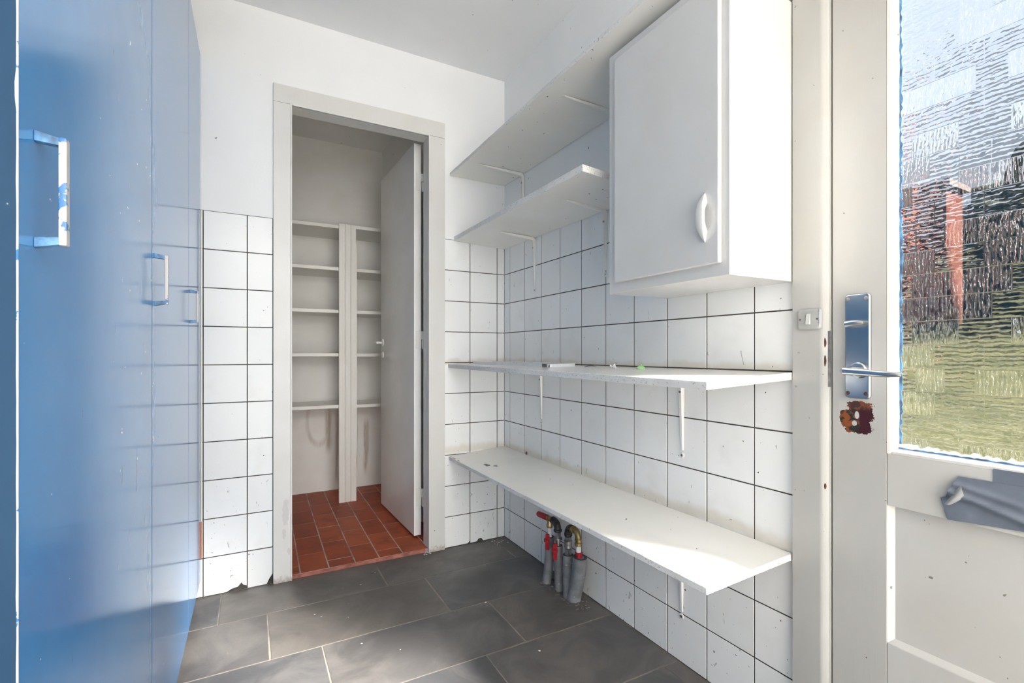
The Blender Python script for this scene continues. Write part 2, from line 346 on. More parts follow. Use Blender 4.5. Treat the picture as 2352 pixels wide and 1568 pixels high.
def grass_mat():
    t = NT('dry_lawn'); v = t.coord(world=True)
    c = t.mix(t.ramp(t.noise(v, 2.0, 5), 0.35, 0.65), (0.016, 0.018, 0.009), (0.038, 0.037, 0.019))
    return t.bsdf(c, 0.9, t.noise(v, 40.0, 4), 0.5, 0.03, Specular_IOR_Level=0.0)
M['grass'] = grass_mat()
def leaf_mat():
    t = NT('dark_foliage'); v = t.coord(world=True)
    c = t.mix(t.ramp(t.noise(v, 9.0, 5), 0.4, 0.65), (0.005, 0.009, 0.004), (0.02, 0.03, 0.011))
    return t.bsdf(c, 0.7, t.noise(v, 14.0, 4), 0.8, 0.08, Specular_IOR_Level=0.1)
M['leaf'] = leaf_mat()
M['bark'] = simple('bark', (0.07, 0.05, 0.035), 0.9, 20, 0.4)
def brick_mat():
    t = NT('red_brick_wall'); v = t.coord(world=True); x, y, z = t.xyz(v)
    p = t.n('CombineXYZ', X=t.math('ADD', x, y), Y=z, Z=0.0).outputs[0]
    b = t.n('TexBrick', None, Vector=p, Color1=(0.08, 0.022, 0.015), Color2=(0.10, 0.033, 0.022), Mortar=(0.08, 0.07, 0.06), Scale=1.0, Mortar_Size=0.006, Brick_Width=0.24, Row_Height=0.075)
    return t.bsdf(b.outputs[0], 0.9, Specular_IOR_Level=0.0)
M['brick'] = brick_mat()
M['rooftile'] = simple('roof_tile', (0.05, 0.03, 0.024), 0.8, 6, 0.2)

# ------------------------------------------------------------------ geometry helpers (all given in world metres)
def root_of(p):
    o = Vector((0, 0, 0))
    while p is not None: o += Vector(p.location); p = p.parent
    return o
def obj(name, bm, mat, parent=None, origin=None, smooth=True, angle=35):
    me = bpy.data.meshes.new(name)
    org = root_of(parent) if parent else Vector(origin or (0, 0, 0))
    bmesh.ops.translate(bm, verts=bm.verts, vec=-org)
    bmesh.ops.recalc_face_normals(bm, faces=bm.faces)
    bm.to_mesh(me); bm.free()
    for m in (mat if isinstance(mat, (list, tuple)) else [mat]): me.materials.append(m)
    if smooth:
        me.polygons.foreach_set('use_smooth', [True] * len(me.polygons)); me.set_sharp_from_angle(angle=R(angle))
    o = bpy.data.objects.new(name, me); COL.objects.link(o)
    if smooth and len(me.polygons) > 6:
        wn = o.modifiers.new('weighted_normals', 'WEIGHTED_NORMAL'); wn.keep_sharp = True; wn.weight = 100
    if parent: o.parent = parent
    else: o.location = org
    return o
def tag(o, label=None, cat=None, group=None, kind=None):
    if label: o['label'] = label
    if cat: o['category'] = cat
    if group: o['group'] = group
    if kind: o['kind'] = kind
    return o
def empty(name, loc, label=None, cat=None, group=None, kind=None):
    e = bpy.data.objects.new(name, None); COL.objects.link(e); e.location = loc; e.empty_display_size = 0.05
    return tag(e, label, cat, group, kind)
def join(*bms):
    a = bms[0]
    for b in bms[1:]:
        me = bpy.data.meshes.new('tmp'); b.to_mesh(me); b.free(); a.from_mesh(me); bpy.data.meshes.remove(me)
    return a
def hexa(p, bev=0.0, seg=2):
    """8 corners: bottom 4 counter-clockwise, then top 4"""
    bm = bmesh.new(); v = [bm.verts.new(q) for q in p]
    for f in ((3, 2, 1, 0), (4, 5, 6, 7), (0, 1, 5, 4), (1, 2, 6, 5), (2, 3, 7, 6), (3, 0, 4, 7)): bm.faces.new([v[i] for i in f])
    if bev: bmesh.ops.bevel(bm, geom=list(bm.edges), offset=bev, segments=seg, affect='EDGES', profile=0.5)
    return bm
def box(x0, x1, y0, y1, z0, z1, bev=0.0, seg=2):
    x0, x1 = min(x0, x1), max(x0, x1); y0, y1 = min(y0, y1), max(y0, y1); z0, z1 = min(z0, z1), max(z0, z1)
    return hexa([(x0, y0, z0), (x1, y0, z0), (x1, y1, z0), (x0, y1, z0), (x0, y0, z1), (x1, y0, z1), (x1, y1, z1), (x0, y1, z1)], bev, seg)
def frame_of(d):
    d = Vector(d).normalized(); u = d.cross(Vector((0, 0, 1)))
    if u.length < 1e-3: u = d.cross(Vector((0, 1, 0)))
    u.normalize(); return u, d.cross(u).normalized()
def tube(pts, r, seg=14, cap=True):
    bm = bmesh.new(); pts = [Vector(p) for p in pts]; n = len(pts)
    rs = r if isinstance(r, (list, tuple)) else [r] * n
    rings = []; u = None
    for i, p in enumerate(pts):
        d = (pts[min(i + 1, n - 1)] - pts[max(i - 1, 0)])
        if u is None: u, w_ = frame_of(d)
        else:
            d.normalize(); u = (u - d * u.dot(d)).normalized()
        w_ = d.normalized().cross(u)
        rings.append([bm.verts.new(p + (u * math.cos(2 * math.pi * k / seg) + w_ * math.sin(2 * math.pi * k / seg)) * rs[i]) for k in range(seg)])
    for a, b in zip(rings, rings[1:]):
        for k in range(seg): bm.faces.new((a[k], a[(k + 1) % seg], b[(k + 1) % seg], b[k]))
    if cap: bm.faces.new(rings[0][::-1]); bm.faces.new(rings[-1])
    return bm
def lathe(base, axis, prof, seg=20):
    """prof: (distance along axis, radius)"""
    a = Vector(axis).normalized(); u, w_ = frame_of(a); b = Vector(base); bm = bmesh.new(); rings = []
    for (h, r) in prof:
        rings.append([bm.verts.new(b + a * h + (u * math.cos(2 * math.pi * k / seg) + w_ * math.sin(2 * math.pi * k / seg)) * max(r, 1e-5)) for k in range(seg)])
    for p, q in zip(rings, rings[1:]):
        for k in range(seg): bm.faces.new((p[k], p[(k + 1) % seg], q[(k + 1) % seg], q[k]))
    bm.faces.new(rings[0][::-1]); bm.faces.new(rings[-1])
    return bm
def prism(poly, axis, a0, a1, bev=0.0):
    """poly: 2-D outline in the two other axes (x,y order kept), extruded along axis from a0 to a1"""
    bm = bmesh.new()
    def pt(q, a): return {'x': (a, q[0], q[1]), 'y': (q[0], a, q[1]), 'z': (q[0], q[1], a)}[axis]
    lo = [bm.verts.new(pt(q, a0)) for q in poly]; hi = [bm.verts.new(pt(q, a1)) for q in poly]; n = len(poly)
    bm.faces.new(lo[::-1]); bm.faces.new(hi)
    for k in range(n): bm.faces.new((lo[k], lo[(k + 1) % n], hi[(k + 1) % n], hi[k]))
    if bev: bmesh.ops.bevel(bm, geom=list(bm.edges), offset=bev, segments=2, affect='EDGES')
    return bm
def bez(p0, p1, p2, n=8):
    p0, p1, p2 = Vector(p0), Vector(p1), Vector(p2)
    return [p0 * (1 - t) ** 2 + p1 * 2 * t * (1 - t) + p2 * t * t for t in [i / n for i in range(n + 1)]]

P = 0.153; G = 0.0036
CEIL = 2.395
# ------------------------------------------------------------------ setting: walls, floors, ceiling
def wall(name, bm, mat, label): return tag(obj(name, bm, mat, smooth=False), label, 'wall', kind='structure')
TT = 1.5305                                       # top of the tiling
ox0, ox1, oz = -1.040, -0.402, 2.032              # rough opening to the pantry
wf = wall('wall_far', join(box(-1.95, ox0, 0.010, 0.10, 0, TT), box(ox1, 0.12, 0.010, 0.10, 0, TT),
                           box(-1.95, ox0, 0.0015, 0.10, TT, CEIL), box(ox1, 0.12, 0.0015, 0.10, TT, CEIL), box(ox0, ox1, 0.0015, 0.10, oz, CEIL)),
          M['plaster'], 'white painted wall with tiling below, around the pantry doorway')
dy0, dy1 = -1.547, -2.535                          # opening of the garden door
wr_ = wall('wall_right', join(box(0.010, 0.12, -1.547, 0.010, 0, TT), box(0.0015, 0.12, -1.547, 0.010, TT, CEIL),
                              box(0.0015, 0.12, dy1, dy0, 2.12, CEIL), box(0.0015, 0.12, -6.2, dy1, 0, CEIL)),
           M['plaster'], 'white wall carrying the boards and hanging cupboard, tiled below')
wall('wall_left', box(-2.07, -1.95, -6.3, 0.10, 0, CEIL), M['leftwall'], 'plain wall behind the blue cupboard, greyed to cut bounce light')
wb = wall('wall_back', join(box(-1.95, -1.75, -6.3, -6.2, 0, CEIL), box(-0.10, 0.12, -6.3, -6.2, 0, CEIL), box(-1.75, -0.10, -6.3, -6.2, 1.65, CEIL)), M['plaster'], 'white end wall behind the viewer with an opening added for the fill light')  # opening added so the fill light can enter
tag(obj('ceiling', box(-2.07, 0.12, -6.3, 0.10, CEIL, CEIL + 0.1), M['ceiling'], smooth=False), 'flat white painted ceiling', 'ceiling', kind='structure')

# ---- wall tiles: one object per tile
def tile_bm(axis, a0, a1, z0, z1, th=0.010, outline=None):
    """glazed tile on the far wall (axis 'x') or the right wall (axis 'y'); its face lies at 0"""
    b = 0.0009
    if outline:
        bm = bmesh.new(); f = []; k = []
        for (a, z) in outline:
            f.append(bm.verts.new((a, 0, z) if axis == 'x' else (0, a, z))); k.append(bm.verts.new((a, th, z) if axis == 'x' else (th, a, z)))
        bm.faces.new(f); n = len(f)
        for i in range(n): bm.faces.new((f[i], f[(i + 1) % n], k[(i + 1) % n], k[i]))
        return bm
    bm = bmesh.new()
    def ring(d, ins):
        q = [(a0 + ins, z0 + ins), (a1 - ins, z0 + ins), (a1 - ins, z1 - ins), (a0 + ins, z1 - ins)]
        return [bm.verts.new((a, d, z) if axis == 'x' else (d, a, z)) for (a, z) in q]
    r0, r1, r2 = ring(th, 0), ring(b * 0.8, 0), ring(0, b)
    for p, q in ((r0, r1), (r1, r2)):
        for i in range(4): bm.faces.new((p[i], p[(i + 1) % 4], q[(i + 1) % 4], q[i]))
    bm.faces.new(r2)
    return bm
cache = {}
def add_tile(axis, a0, a1, k, parent, outline=None, depth=0.0095):
    """k: row counted from the top (0 = top row, 9 = bottom row)"""
    z1 = (10 - k) * P - G / 2; z0 = (9 - k) * P + G / 2
    if k == 9: z0 = 0.003
    key = (axis, round(a1 - a0, 4), k == 9)
    if outline is None and key in cache:
        o = bpy.data.objects.new('tile', cache[key]); COL.objects.link(o)
    else:
        o2 = [(a - a0, z - z0) for a, z in outline] if outline else None
        o = obj('tile', tile_bm(axis, 0, a1 - a0, 0, z1 - z0, depth, o2), M['tile'], smooth=False)
        if outline is None: cache[key] = o.data
    o.parent = parent
    j = rnd.uniform(-0.0003, 0.0003)
    o.location = (a0, j, z0) if axis == 'x' else (j, a0, z0)
    return o
fx = [-1.4951, -1.3421, -1.1893, -1.0945]
gx = [-0.3345, -0.1962, -0.0425, 0.0]
for k in range(10):
    for a, b in list(zip(fx, fx[1:])) + list(zip(gx, gx[1:])):
        a_, b_ = a + G / 2, b - (G / 2 if b < -0.01 else 0.001)
        ol = None
        if k == 9 and a == fx[1]:
            ol = [(a_, 0.003), (-1.262, 0.003), (-1.245, 0.012), (-1.222, 0.016), (-1.210, 0.030), (-1.204, 0.020), (b_, 0.014), (b_, P - G / 2), (a_, P - G / 2)]
        if k == 9 and a == fx[2]:
            ol = [(a_, 0.003), (b_ - 0.022, 0.003), (b_ - 0.014, 0.020), (b_, 0.042), (b_, P - G / 2), (a_, P - G / 2)]
        if k == 9 and a == gx[0]:
            ol = [(a_, 0.003), (b_ - 0.012, 0.003), (b_, 0.014), (b_, P - G / 2), (a_, P - G / 2)]
        if k == 9 and a == gx[1]:
            ol = [(a_, 0.003), (a_ + 0.035, 0.004), (a_ + 0.045, 0.016), (a_ + 0.060, 0.018), (a_ + 0.072, 0.003), (b_, 0.003), (b_, P - G / 2), (a_, P - G / 2)]
        add_tile('x', a_, b_, k, wf, ol)
ry = [0.0] + [-0.0605 - P * j for j in range(10)] + [-1.5465]
for k in range(10):
    for b, a in zip(ry, ry[1:]):
        add_tile('y', a + G / 2, b - (G / 2 if b < -0.01 else 0.001), k, wr_)
obj('grout', join(box(-1.495, -1.094, 0.0013, 0.0098, 0.001, TT - 0.001), box(-0.3345, -0.0013, 0.0013, 0.0098, 0.001, TT - 0.001)), M['grout'], wf, smooth=False)
obj('grout', box(0.0013, 0.0098, -1.546, -0.0013, 0.001, TT - 0.001), M['grout'], wr_, smooth=False)

# ---- floor: slate tiles in running bond
fl = tag(obj('floor', box(-2.07, 0.12, -6.3, 0.0995, -0.12, -0.0009), M['joint'], smooth=False), 'floor of large grey slate tiles in pale joints', 'floor', kind='structure')
rows = [0.0, -0.255, -0.562, -0.865, -1.175, -1.480, -1.785, -2.090]
offs = [-0.676, -0.5195, -0.368, -0.519, -0.062, -0.45, -0.30, -0.14, -0.58, -0.4, -0.2]
g = 0.0045
for i, (b, a) in enumerate(zip(rows, rows[1:])):
    xs = [offs[i] + 0.6045 * k for k in range(-4, 4)]
    xs = sorted(set([-1.95, 0.0] + [q for q in xs if -1.93 < q < -0.02]))
    for x0, x1 in zip(xs, xs[1:]):
        dz = rnd.uniform(-0.0002, 0.0005)
        X0, X1, Y0, Y1 = x0 + g / 2, x1 - g / 2, a + g / 2, b - g / 2
        bm = bmesh.new(); lo = []; mid = []; hi = []
        c4 = [(X0, Y0), (X1, Y0), (X1, Y1), (X0, Y1)]
        cx_, cy_ = (X0 + X1) / 2, (Y0 + Y1) / 2
        jit = [(rnd.uniform(-0.0015, 0.0015), rnd.uniform(-0.0012, 0.0012)) for _ in c4]
        for (x, y), (jx, jy) in zip(c4, jit):
            lo.append(bm.verts.new((x + jx, y + jy, -0.0009))); mid.append(bm.verts.new((x + jx, y + jy, -0.0005 + dz)))
            hi.append(bm.verts.new((x + jx + (0.002 if x < cx_ else -0.002), y + jy + (0.002 if y < cy_ else -0.002), dz)))
        for p, q in ((lo, mid), (mid, hi)):
            for k in range(4): bm.faces.new((p[k], p[(k + 1) % 4], q[(k + 1) % 4], q[k]))
        bm.faces.new(hi)
        obj('slate_tile', bm, M['slate'], fl, smooth=False)

tag(obj('floor_bounce', box(-1.95, 0.0, -6.2, -2.092, -0.0009, 0.0), M['bouncefloor'], smooth=False), 'pale floor added behind the viewer to bounce fill light upwards', 'floor', kind='structure')
# ---- pantry behind the doorway
PB, PL, PR = 1.300, -1.25, -0.325
fp = tag(obj('floor_pantry', box(PL, PR, 0.004, PB, -0.0008, 0.0153), M['pjoint'], smooth=False), 'pantry floor of small red clay tiles', 'floor', kind='structure')
pc = [-1.305, -1.196, -1.087, -0.978, -0.861, -0.748, -0.640, -0.530, -0.407, -0.30]
ends = {True: [0.006, 0.208, 0.436, 0.664, 0.892, 1.108, 1.29], False: [0.006, 0.089, 0.320, 0.551, 0.776, 0.997, 1.21, 1.29]}
for ci, (x0, x1) in enumerate(zip(pc, pc[1:])):
    if x1 < PL + 0.02: continue
    e = ends[ci % 2 == 1]
    for y0, y1 in zip(e, e[1:]):
        sk = lambda y: 0.022 * (y - 0.45)          # the rows run very slightly askew
        h = 0.0028; q = [(x0 + h, y0 + h), (x1 - h, y0 + h), (x1 - h, y1 - h), (x0 + h, y1 - h)]
        dz = rnd.uniform(-0.0003, 0.0005); bm = bmesh.new()
        def cl(x): return min(max(x, PL + 0.002), PR - 0.002)
        lo = [bm.verts.new((cl(x + sk(y)), y, 0.0153)) for x, y in q]
        md = [bm.verts.new((cl(x + sk(y)), y, 0.0157 + dz)) for x, y in q]
        hi = [bm.verts.new((cl(x + sk(y) + (0.0015 if x < (x0 + x1) / 2 else -0.0015)), y + (0.0015 if y < (y0 + y1) / 2 else -0.0015), 0.0162 + dz)) for x, y in q]
        for p_, q_ in ((lo, md), (md, hi)):
            for k in range(4): bm.faces.new((p_[k], p_[(k + 1) % 4], q_[(k + 1) % 4], q_[k]))
        bm.faces.new(hi); obj('clay_tile', bm, M['clay'], fp, smooth=False)
obj('front_edge', box(-1.022, -0.43, 0.0005, 0.0065, 0.0, 0.0150, 0.0015), M['clayedge'], fp)
wall('wall_pantry_back', box(PL - 0.1, PR + 0.1, PB, PB + 0.1, 0, 2.43), M['pantryback'], 'grey-white back wall of the pantry behind the shelving')
wall('wall_pantry_left', box(PL - 0.1, PL, 0.10, PB, 0, 2.43), M['pantry'], 'white left wall inside the pantry')
wall('wall_pantry_right', box(PR, PR + 0.1, 0.10, PB, 0, 2.43), M['pantry'], 'white right wall inside the pantry behind the open door')
tag(obj('ceiling_pantry', box(PL - 0.1, PR + 0.1, 0.10, PB + 0.1, 2.43, 2.5), M['pantry'], smooth=False), 'dim ceiling inside the pantry', 'ceiling', kind='structure')

# ---- pantry door casing
tr = empty('trim_1', (-0.715, 0, 0), 'white painted casing around the pantry doorway, flaking at the foot', 'door frame', kind='structure')
obj('left_jamb', box(-1.094, -1.026, -0.014, 0.010, 0.0, 2.018, 0.0025), M['casing'], tr)
obj('right_jamb', box(-0.416, -0.336, -0.014, 0.010, 0.0, 2.018, 0.0025), M['casing'], tr)
obj('head', box(-1.094, -0.336, -0.014, 0.010, 2.0185, 2.094, 0.0025), M['casing'], tr)
obj('bead', join(box(-1.030, -1.022, -0.017, -0.010, 0.0, 2.022, 0.002), box(-0.420, -0.412, -0.017, -0.010, 0.0, 2.022, 0.002), box(-1.022, -0.420, -0.017, -0.010, 2.014, 2.022, 0.002)), M['casing'], tr)
obj('left_lining', box(-1.040, -1.026, 0.010, 0.098, 0.0, 2.018), M['white'], tr, smooth=False)
obj('right_lining', box(-0.416, -0.402, 0.010, 0.078, 0.0, 2.018), M['white'], tr, smooth=False)
obj('head_lining', box(-1.026, -0.416, 0.010, 0.078, 2.018, 2.032), M['white'], tr, smooth=False)

# ---- pantry door leaf, standing open into the pantry
d1 = empty('door_1', (-0.42, 0.155, 0.03), 'plain white pantry door standing open inwards with lever handle', 'door', kind='structure')
lx = lambda y: -0.4405 - 0.0285 * (y - 0.155)      # visible face of the leaf
hz0, hz1 = 0.030, 2.040
leaf = obj('door_leaf', hexa([(lx(0.155), 0.155, hz0), (lx(0.155) + 0.038, 0.155, hz0), (lx(0.785) + 0.038, 0.785, hz0), (lx(0.785), 0.785, hz0),
                       (lx(0.155), 0.155, hz1), (lx(0.155) + 0.038, 0.155, hz1), (lx(0.785) + 0.038, 0.785, hz1), (lx(0.785), 0.785, hz1)], 0.0015), M['leafpaint'], d1)
for zc in (1.845, 1.035, 0.225):
    h = obj('hinge', join(box(-0.4310, -0.4020, 0.1525, 0.1555, zc - 0.045, zc + 0.045, 0.0008), tube([(-0.395, 0.150, zc + 0.0), (-0.395, 0.150, zc + 0.043)], 0.0055, 12),
            box(-0.405, -0.395, 0.148, 0.1545, zc + 0.002, zc + 0.042)), M['white'], d1)
    obj('pin', tube([(-0.395, 0.150, zc - 0.050), (-0.395, 0.150, zc - 0.045), (-0.395, 0.150, zc - 0.001)], [0.003, 0.0055, 0.0055], 12), M['white'], h)
yh = 0.735
hd = obj('lever_handle', join(tube([(lx(yh), yh, 1.03), (lx(yh) - 0.040, yh, 1.03)], 0.0075, 12), tube([(lx(yh) - 0.040, yh + 0.006, 1.03), (lx(yh) - 0.046, yh - 0.02, 1.030), (lx(yh) - 0.046, yh - 0.05, 1.029)], [0.0085, 0.008, 0.007], 12)), M['white'], d1)
obj('rose', lathe((lx(yh), yh, 1.03), (-1, 0, 0), [(0, 0.023), (0.004, 0.023), (0.008, 0.019), (0.009, 0.010)]), M['white'], hd)
obj('keyhole_cover', lathe((lx(0.735), 0.735, 0.955), (-1, 0, 0), [(0, 0.019), (0.003, 0.019), (0.006, 0.015), (0.0065, 0.005)]), M['white'], d1)

# ---- frame and leaf of the garden door in the right wall
t2 = empty('trim_2', (0.03, -1.59, 0), 'wide white painted post and head framing the garden door', 'door frame', kind='structure')
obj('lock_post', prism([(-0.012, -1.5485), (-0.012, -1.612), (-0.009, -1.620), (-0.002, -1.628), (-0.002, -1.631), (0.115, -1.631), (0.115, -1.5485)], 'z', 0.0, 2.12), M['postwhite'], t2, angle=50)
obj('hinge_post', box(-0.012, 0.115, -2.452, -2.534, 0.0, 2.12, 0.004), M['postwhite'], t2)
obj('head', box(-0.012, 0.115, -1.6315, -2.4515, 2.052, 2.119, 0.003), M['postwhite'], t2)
# strike plate edge and bare spots along the post's edge
obj('strike_plate', join(box(-0.0035, 0.0005, -1.6255, -1.6315, 0.885, 1.015, 0.0006)), M['steel'], t2)
for (z, hh, mm) in ((0.987, 0.011, 'brown'), (0.945, 0.013, 'brown'), (0.655, 0.007, 'brown')):
    bm = bmesh.new(); bmesh.ops.create_icosphere(bm, subdivisions=2, radius=1.0)
    for v in bm.verts: v.co = Vector((v.co.x * 0.0010, v.co.y * 0.0035, v.co.z * hh)) * (1 + 0.3 * mnoise.noise(v.co * 3 + Vector((z * 50, 0, 0))))
    bmesh.ops.translate(bm, verts=bm.verts, vec=(-0.0075, -1.622, z)); obj('bare_spot', bm, M[mm], t2)

d2 = empty('door_2', (0.02, -2.04, 0.02), 'old off-white garden door with patterned glass pane and steel lever', 'door', kind='structure')
YL, YR = -1.6345, -2.4495
gy0, gy1, gz0, gz1 = -1.743, -2.340, 0.752, 1.935
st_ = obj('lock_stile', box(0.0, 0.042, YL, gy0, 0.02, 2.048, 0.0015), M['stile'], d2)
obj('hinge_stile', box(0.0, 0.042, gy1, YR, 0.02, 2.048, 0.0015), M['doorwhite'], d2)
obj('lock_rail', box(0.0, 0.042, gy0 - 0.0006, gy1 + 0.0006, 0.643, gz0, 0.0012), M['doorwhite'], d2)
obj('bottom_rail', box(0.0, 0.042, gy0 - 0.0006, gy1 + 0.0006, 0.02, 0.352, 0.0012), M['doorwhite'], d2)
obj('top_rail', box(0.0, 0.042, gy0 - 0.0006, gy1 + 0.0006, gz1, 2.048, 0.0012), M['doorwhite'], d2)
obj('lower_panel', box(0.013, 0.030, gy0, gy1, 0.352, 0.643), M['doorwhite'], d2, smooth=False)
mb = obj('panel_moulding', join(prism([(0.0015, gy0 - 0.0002), (0.013, gy0 - 0.0002), (0.013, gy0 - 0.010)], 'z', 0.352, 0.643), prism([(0.0015, 0.3522), (0.013, 0.3522), (0.013, 0.362)], 'y', gy0, gy1)), M['doorwhite'], d2, smooth=False)
# glazing beads: painted wedges between stile face and glass
bd = 0.0085
obj('glazing_bead', prism([(0.000, gy0 - 0.0004), (0.024, gy0 - 0.0004), (0.024, gy0 - bd - 0.004), (0.016, gy0 - bd), (0.002, gy0 - 0.005)], 'z', gz0, gz1), M['doorwhite'], d2, angle=20)
obj('glazing_bead', prism([(0.000, gy1), (0.024, gy1), (0.024, gy1 + bd + 0.004), (0.016, gy1 + bd), (0.002, gy1 + 0.007)], 'z', gz0, gz1), M['doorwhite'], d2, angle=20)
obj('glazing_bead', prism([(0.000, gz0), (0.024, gz0), (0.024, gz0 + 0.010), (0.002, gz0 + 0.005)], 'y', gy0 - 0.010, gy1 + 0.010), M['doorwhite'], d2, angle=20)
obj('glazing_bead', prism([(0.000, gz1), (0.024, gz1), (0.024, gz1 - 0.016), (0.002, gz1 - 0.008)], 'y', gy0 - 0.010, gy1 + 0.010), M['doorwhite'], d2, angle=20)
bm = box(0.0245, 0.0285, gy0 - 0.004, gy1 + 0.004, gz0 + 0.002, gz1 - 0.004); bm.normal_update()
for f in bm.faces: f.material_index = 0 if f.normal.x < -0.9 else 1
obj('glass_pane', bm, [M['glass'], M['glassback']], d2, smooth=False)
# ragged blue and white paint lapping onto the edge of the glass
def ragged(axis, a0, a1, base, wid, n, seed, x=0.0242, th=0.0008):
    rr = random.Random(seed); lo = []; hi = []
    for i in range(n + 1):
        a = a0 + (a1 - a0) * i / n
        hi.append((a, base + wid * (0.55 + 0.75 * rr.random()))); lo.append((a, base))
    poly = lo + hi[::-1]
    if axis == 'z': poly = [(q[1], q[0]) for q in poly]
    bm = bmesh.new(); f = [bm.verts.new((x, q[0], q[1])) for q in poly]; b = [bm.verts.new((x - th, q[0], q[1])) for q in poly]
    m = n + 1
    for i in range(n):
        j = 2 * m - 1 - i
        bm.faces.new((b[i], b[i + 1], b[j - 1], b[j])); bm.faces.new((f[j], f[j - 1], f[i + 1], f[i]))
    N = len(poly)
    for i in range(N): bm.faces.new((f[i], f[(i + 1) % N], b[(i + 1) % N], b[i]))
    return bm
obj('blue_paint_line', ragged('z', gz0 + 0.012, gz1 - 0.018, gy0 - bd - 0.003, -0.0062, 150, 3), M['bluepaint'], d2)
obj('white_paint_line', ragged('z', gz0 + 0.010, gz1 - 0.018, gy0 - bd - 0.003, -0.0016, 110, 4, 0.0236), M['putty'], d2)
obj('white_paint_line', ragged('y', gy0 - bd - 0.002, gy1 + bd, gz0 + 0.009, 0.0105, 90, 5, 0.0240), M['putty'], d2)
obj('blue_paint_line', ragged('y', gy0 - bd - 0.002, gy1 + bd, gz0 + 0.009, 0.0035, 90, 6, 0.0232), M['bluepaint'], d2)

# lock plate, turn knob and lever
py, pz = -1.6895, 0.979
def rrect(cy, cz, w_, h_, r, n=5):
    q = []
    for (sx, sz, a) in ((1, 1, 0), (-1, 1, 90), (-1, -1, 180), (1, -1, 270)):
        for i in range(n + 1):
            t_ = R(a + 90 * i / n); q.append((cy + sx * (w_ / 2 - r) + r * math.cos(t_), cz + sz * (h_ / 2 - r) + r * math.sin(t_)))
    return q
bm = bmesh.new(); rg = []
for (x, sh) in ((-0.0002, 0.0), (-0.0045, 0.0), (-0.0070, 0.0022), (-0.0075, 0.0045)):
    rg.append([bm.verts.new((x, a, b)) for a, b in rrect(py, pz, 0.051 - 2 * sh, 0.232 - 2 * sh, 0.009 - sh)])
for p_, q_ in zip(rg, rg[1:]):
    for k in range(len(p_)): bm.faces.new((p_[k], p_[(k + 1) % len(p_)], q_[(k + 1) % len(p_)], q_[k]))
bm.faces.new(rg[-1]); bm.faces.new(rg[0][::-1])
lp = obj('lock_plate', bm, M['plate'], d2)
for (a, b) in ((-0.018, 0.104), (0.018, 0.104), (-0.018, -0.104), (0.018, -0.104)):
    obj('screw', lathe((-0.0070, py + a, pz + b), (-1, 0, 0), [(0, 0.0045), (0.0012, 0.0042), (0.0016, 0.002), (0.0010, 0.0008)], 12), M['screwdark'] if b < 0 else M['steel'], lp)
lv = obj('lever_handle', tube([(-0.052, -1.683, 0.925), (-0.056, -1.688, 0.925), (-0.056, -1.72, 0.9235), (-0.055, -1.76, 0.921), (-0.053, -1.783, 0.9205), (-0.051, -1.790, 0.9205)], [0.0055, 0.0085, 0.0080, 0.0068, 0.0060, 0.0045], 14), M['chrome'], d2)
obj('neck', tube([(-0.006, -1.694, 0.926), (-0.050, -1.694, 0.926)], [0.010, 0.0085], 16), M['chrome'], lv)
obj('rose', lathe((-0.0074, -1.694, 0.926), (-1, 0, 0), [(0, 0.0175), (0.006, 0.0175), (0.008, 0.015), (0.0082, 0.008)]), M['chrome'], lv)
tk = obj('turn_knob', join(tube([(-0.022, -1.669, 1.0275), (-0.024, -1.676, 1.0275), (-0.024, -1.690, 1.029), (-0.022, -1.704, 1.029), (-0.021, -1.709, 1.029)], [0.003, 0.0075, 0.0065, 0.0050, 0.0035], 12), tube([(-0.0072, -1.689, 1.029), (-0.022, -1.689, 1.029)], 0.0055, 12)), M['chrome'], d2)

# ------------------------------------------------------------------ blue cupboard along the left wall
bx = lambda y: -1.351 + 0.0070 * y
cb = empty('tall_cupboard', (-1.65, -0.85, 0), 'tall blue gloss-painted cupboard with three doors along the left wall', 'cupboard')
Z0, Z1, DT = 0.070, 2.136, 0.020
YE = -1.684
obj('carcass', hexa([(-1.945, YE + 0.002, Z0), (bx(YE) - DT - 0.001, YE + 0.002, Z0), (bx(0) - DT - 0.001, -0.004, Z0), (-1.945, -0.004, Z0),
                     (-1.945, YE + 0.002, Z1), (bx(YE) - DT - 0.001, YE + 0.002, Z1), (bx(0) - DT - 0.001, -0.004, Z1), (-1.945, -0.004, Z1)]), M['blueshade'], cb, smooth=False)
obj('plinth', box(-1.945, -1.43, YE + 0.03, -0.004, 0.0, Z0), M['blue'], cb, smooth=False)
def blue_handle(parent, y):
    x = bx(y); za, zb = 1.1735, 1.0625; pr_ = 0.0225; w2 = 0.0045; th = 0.0045
    top = obj('handle', hexa([(x, y - w2, za - 0.010), (x + pr_, y - w2, za - 0.008 - 0.004), (x + pr_, y + w2, za - 0.012), (x, y + w2, za - 0.010), (x, y - w2, za), (x + pr_, y - w2, za - 0.005), (x + pr_, y + w2, za - 0.005), (x, y + w2, za)], 0.0008), M['bluepaint'], parent)
    obj('lower_leg', hexa([(x, y - w2, zb), (x + pr_, y - w2, zb + 0.005), (x + pr_, y + w2, zb + 0.005), (x, y + w2, zb), (x, y - w2, zb + 0.010), (x + pr_, y - w2, zb + 0.012), (x + pr_, y + w2, zb + 0.012), (x, y + w2, zb + 0.010)], 0.0008), M['bluepaint'], top); h = top
    tag(obj('grip_bar', box(x + pr_ - 0.0050, x + pr_ + 0.0015, y - 0.0050, y + 0.0050, zb + 0.0035, za - 0.0035, 0.0014), M['wornbar'], h), 'grip worn through to white primer')
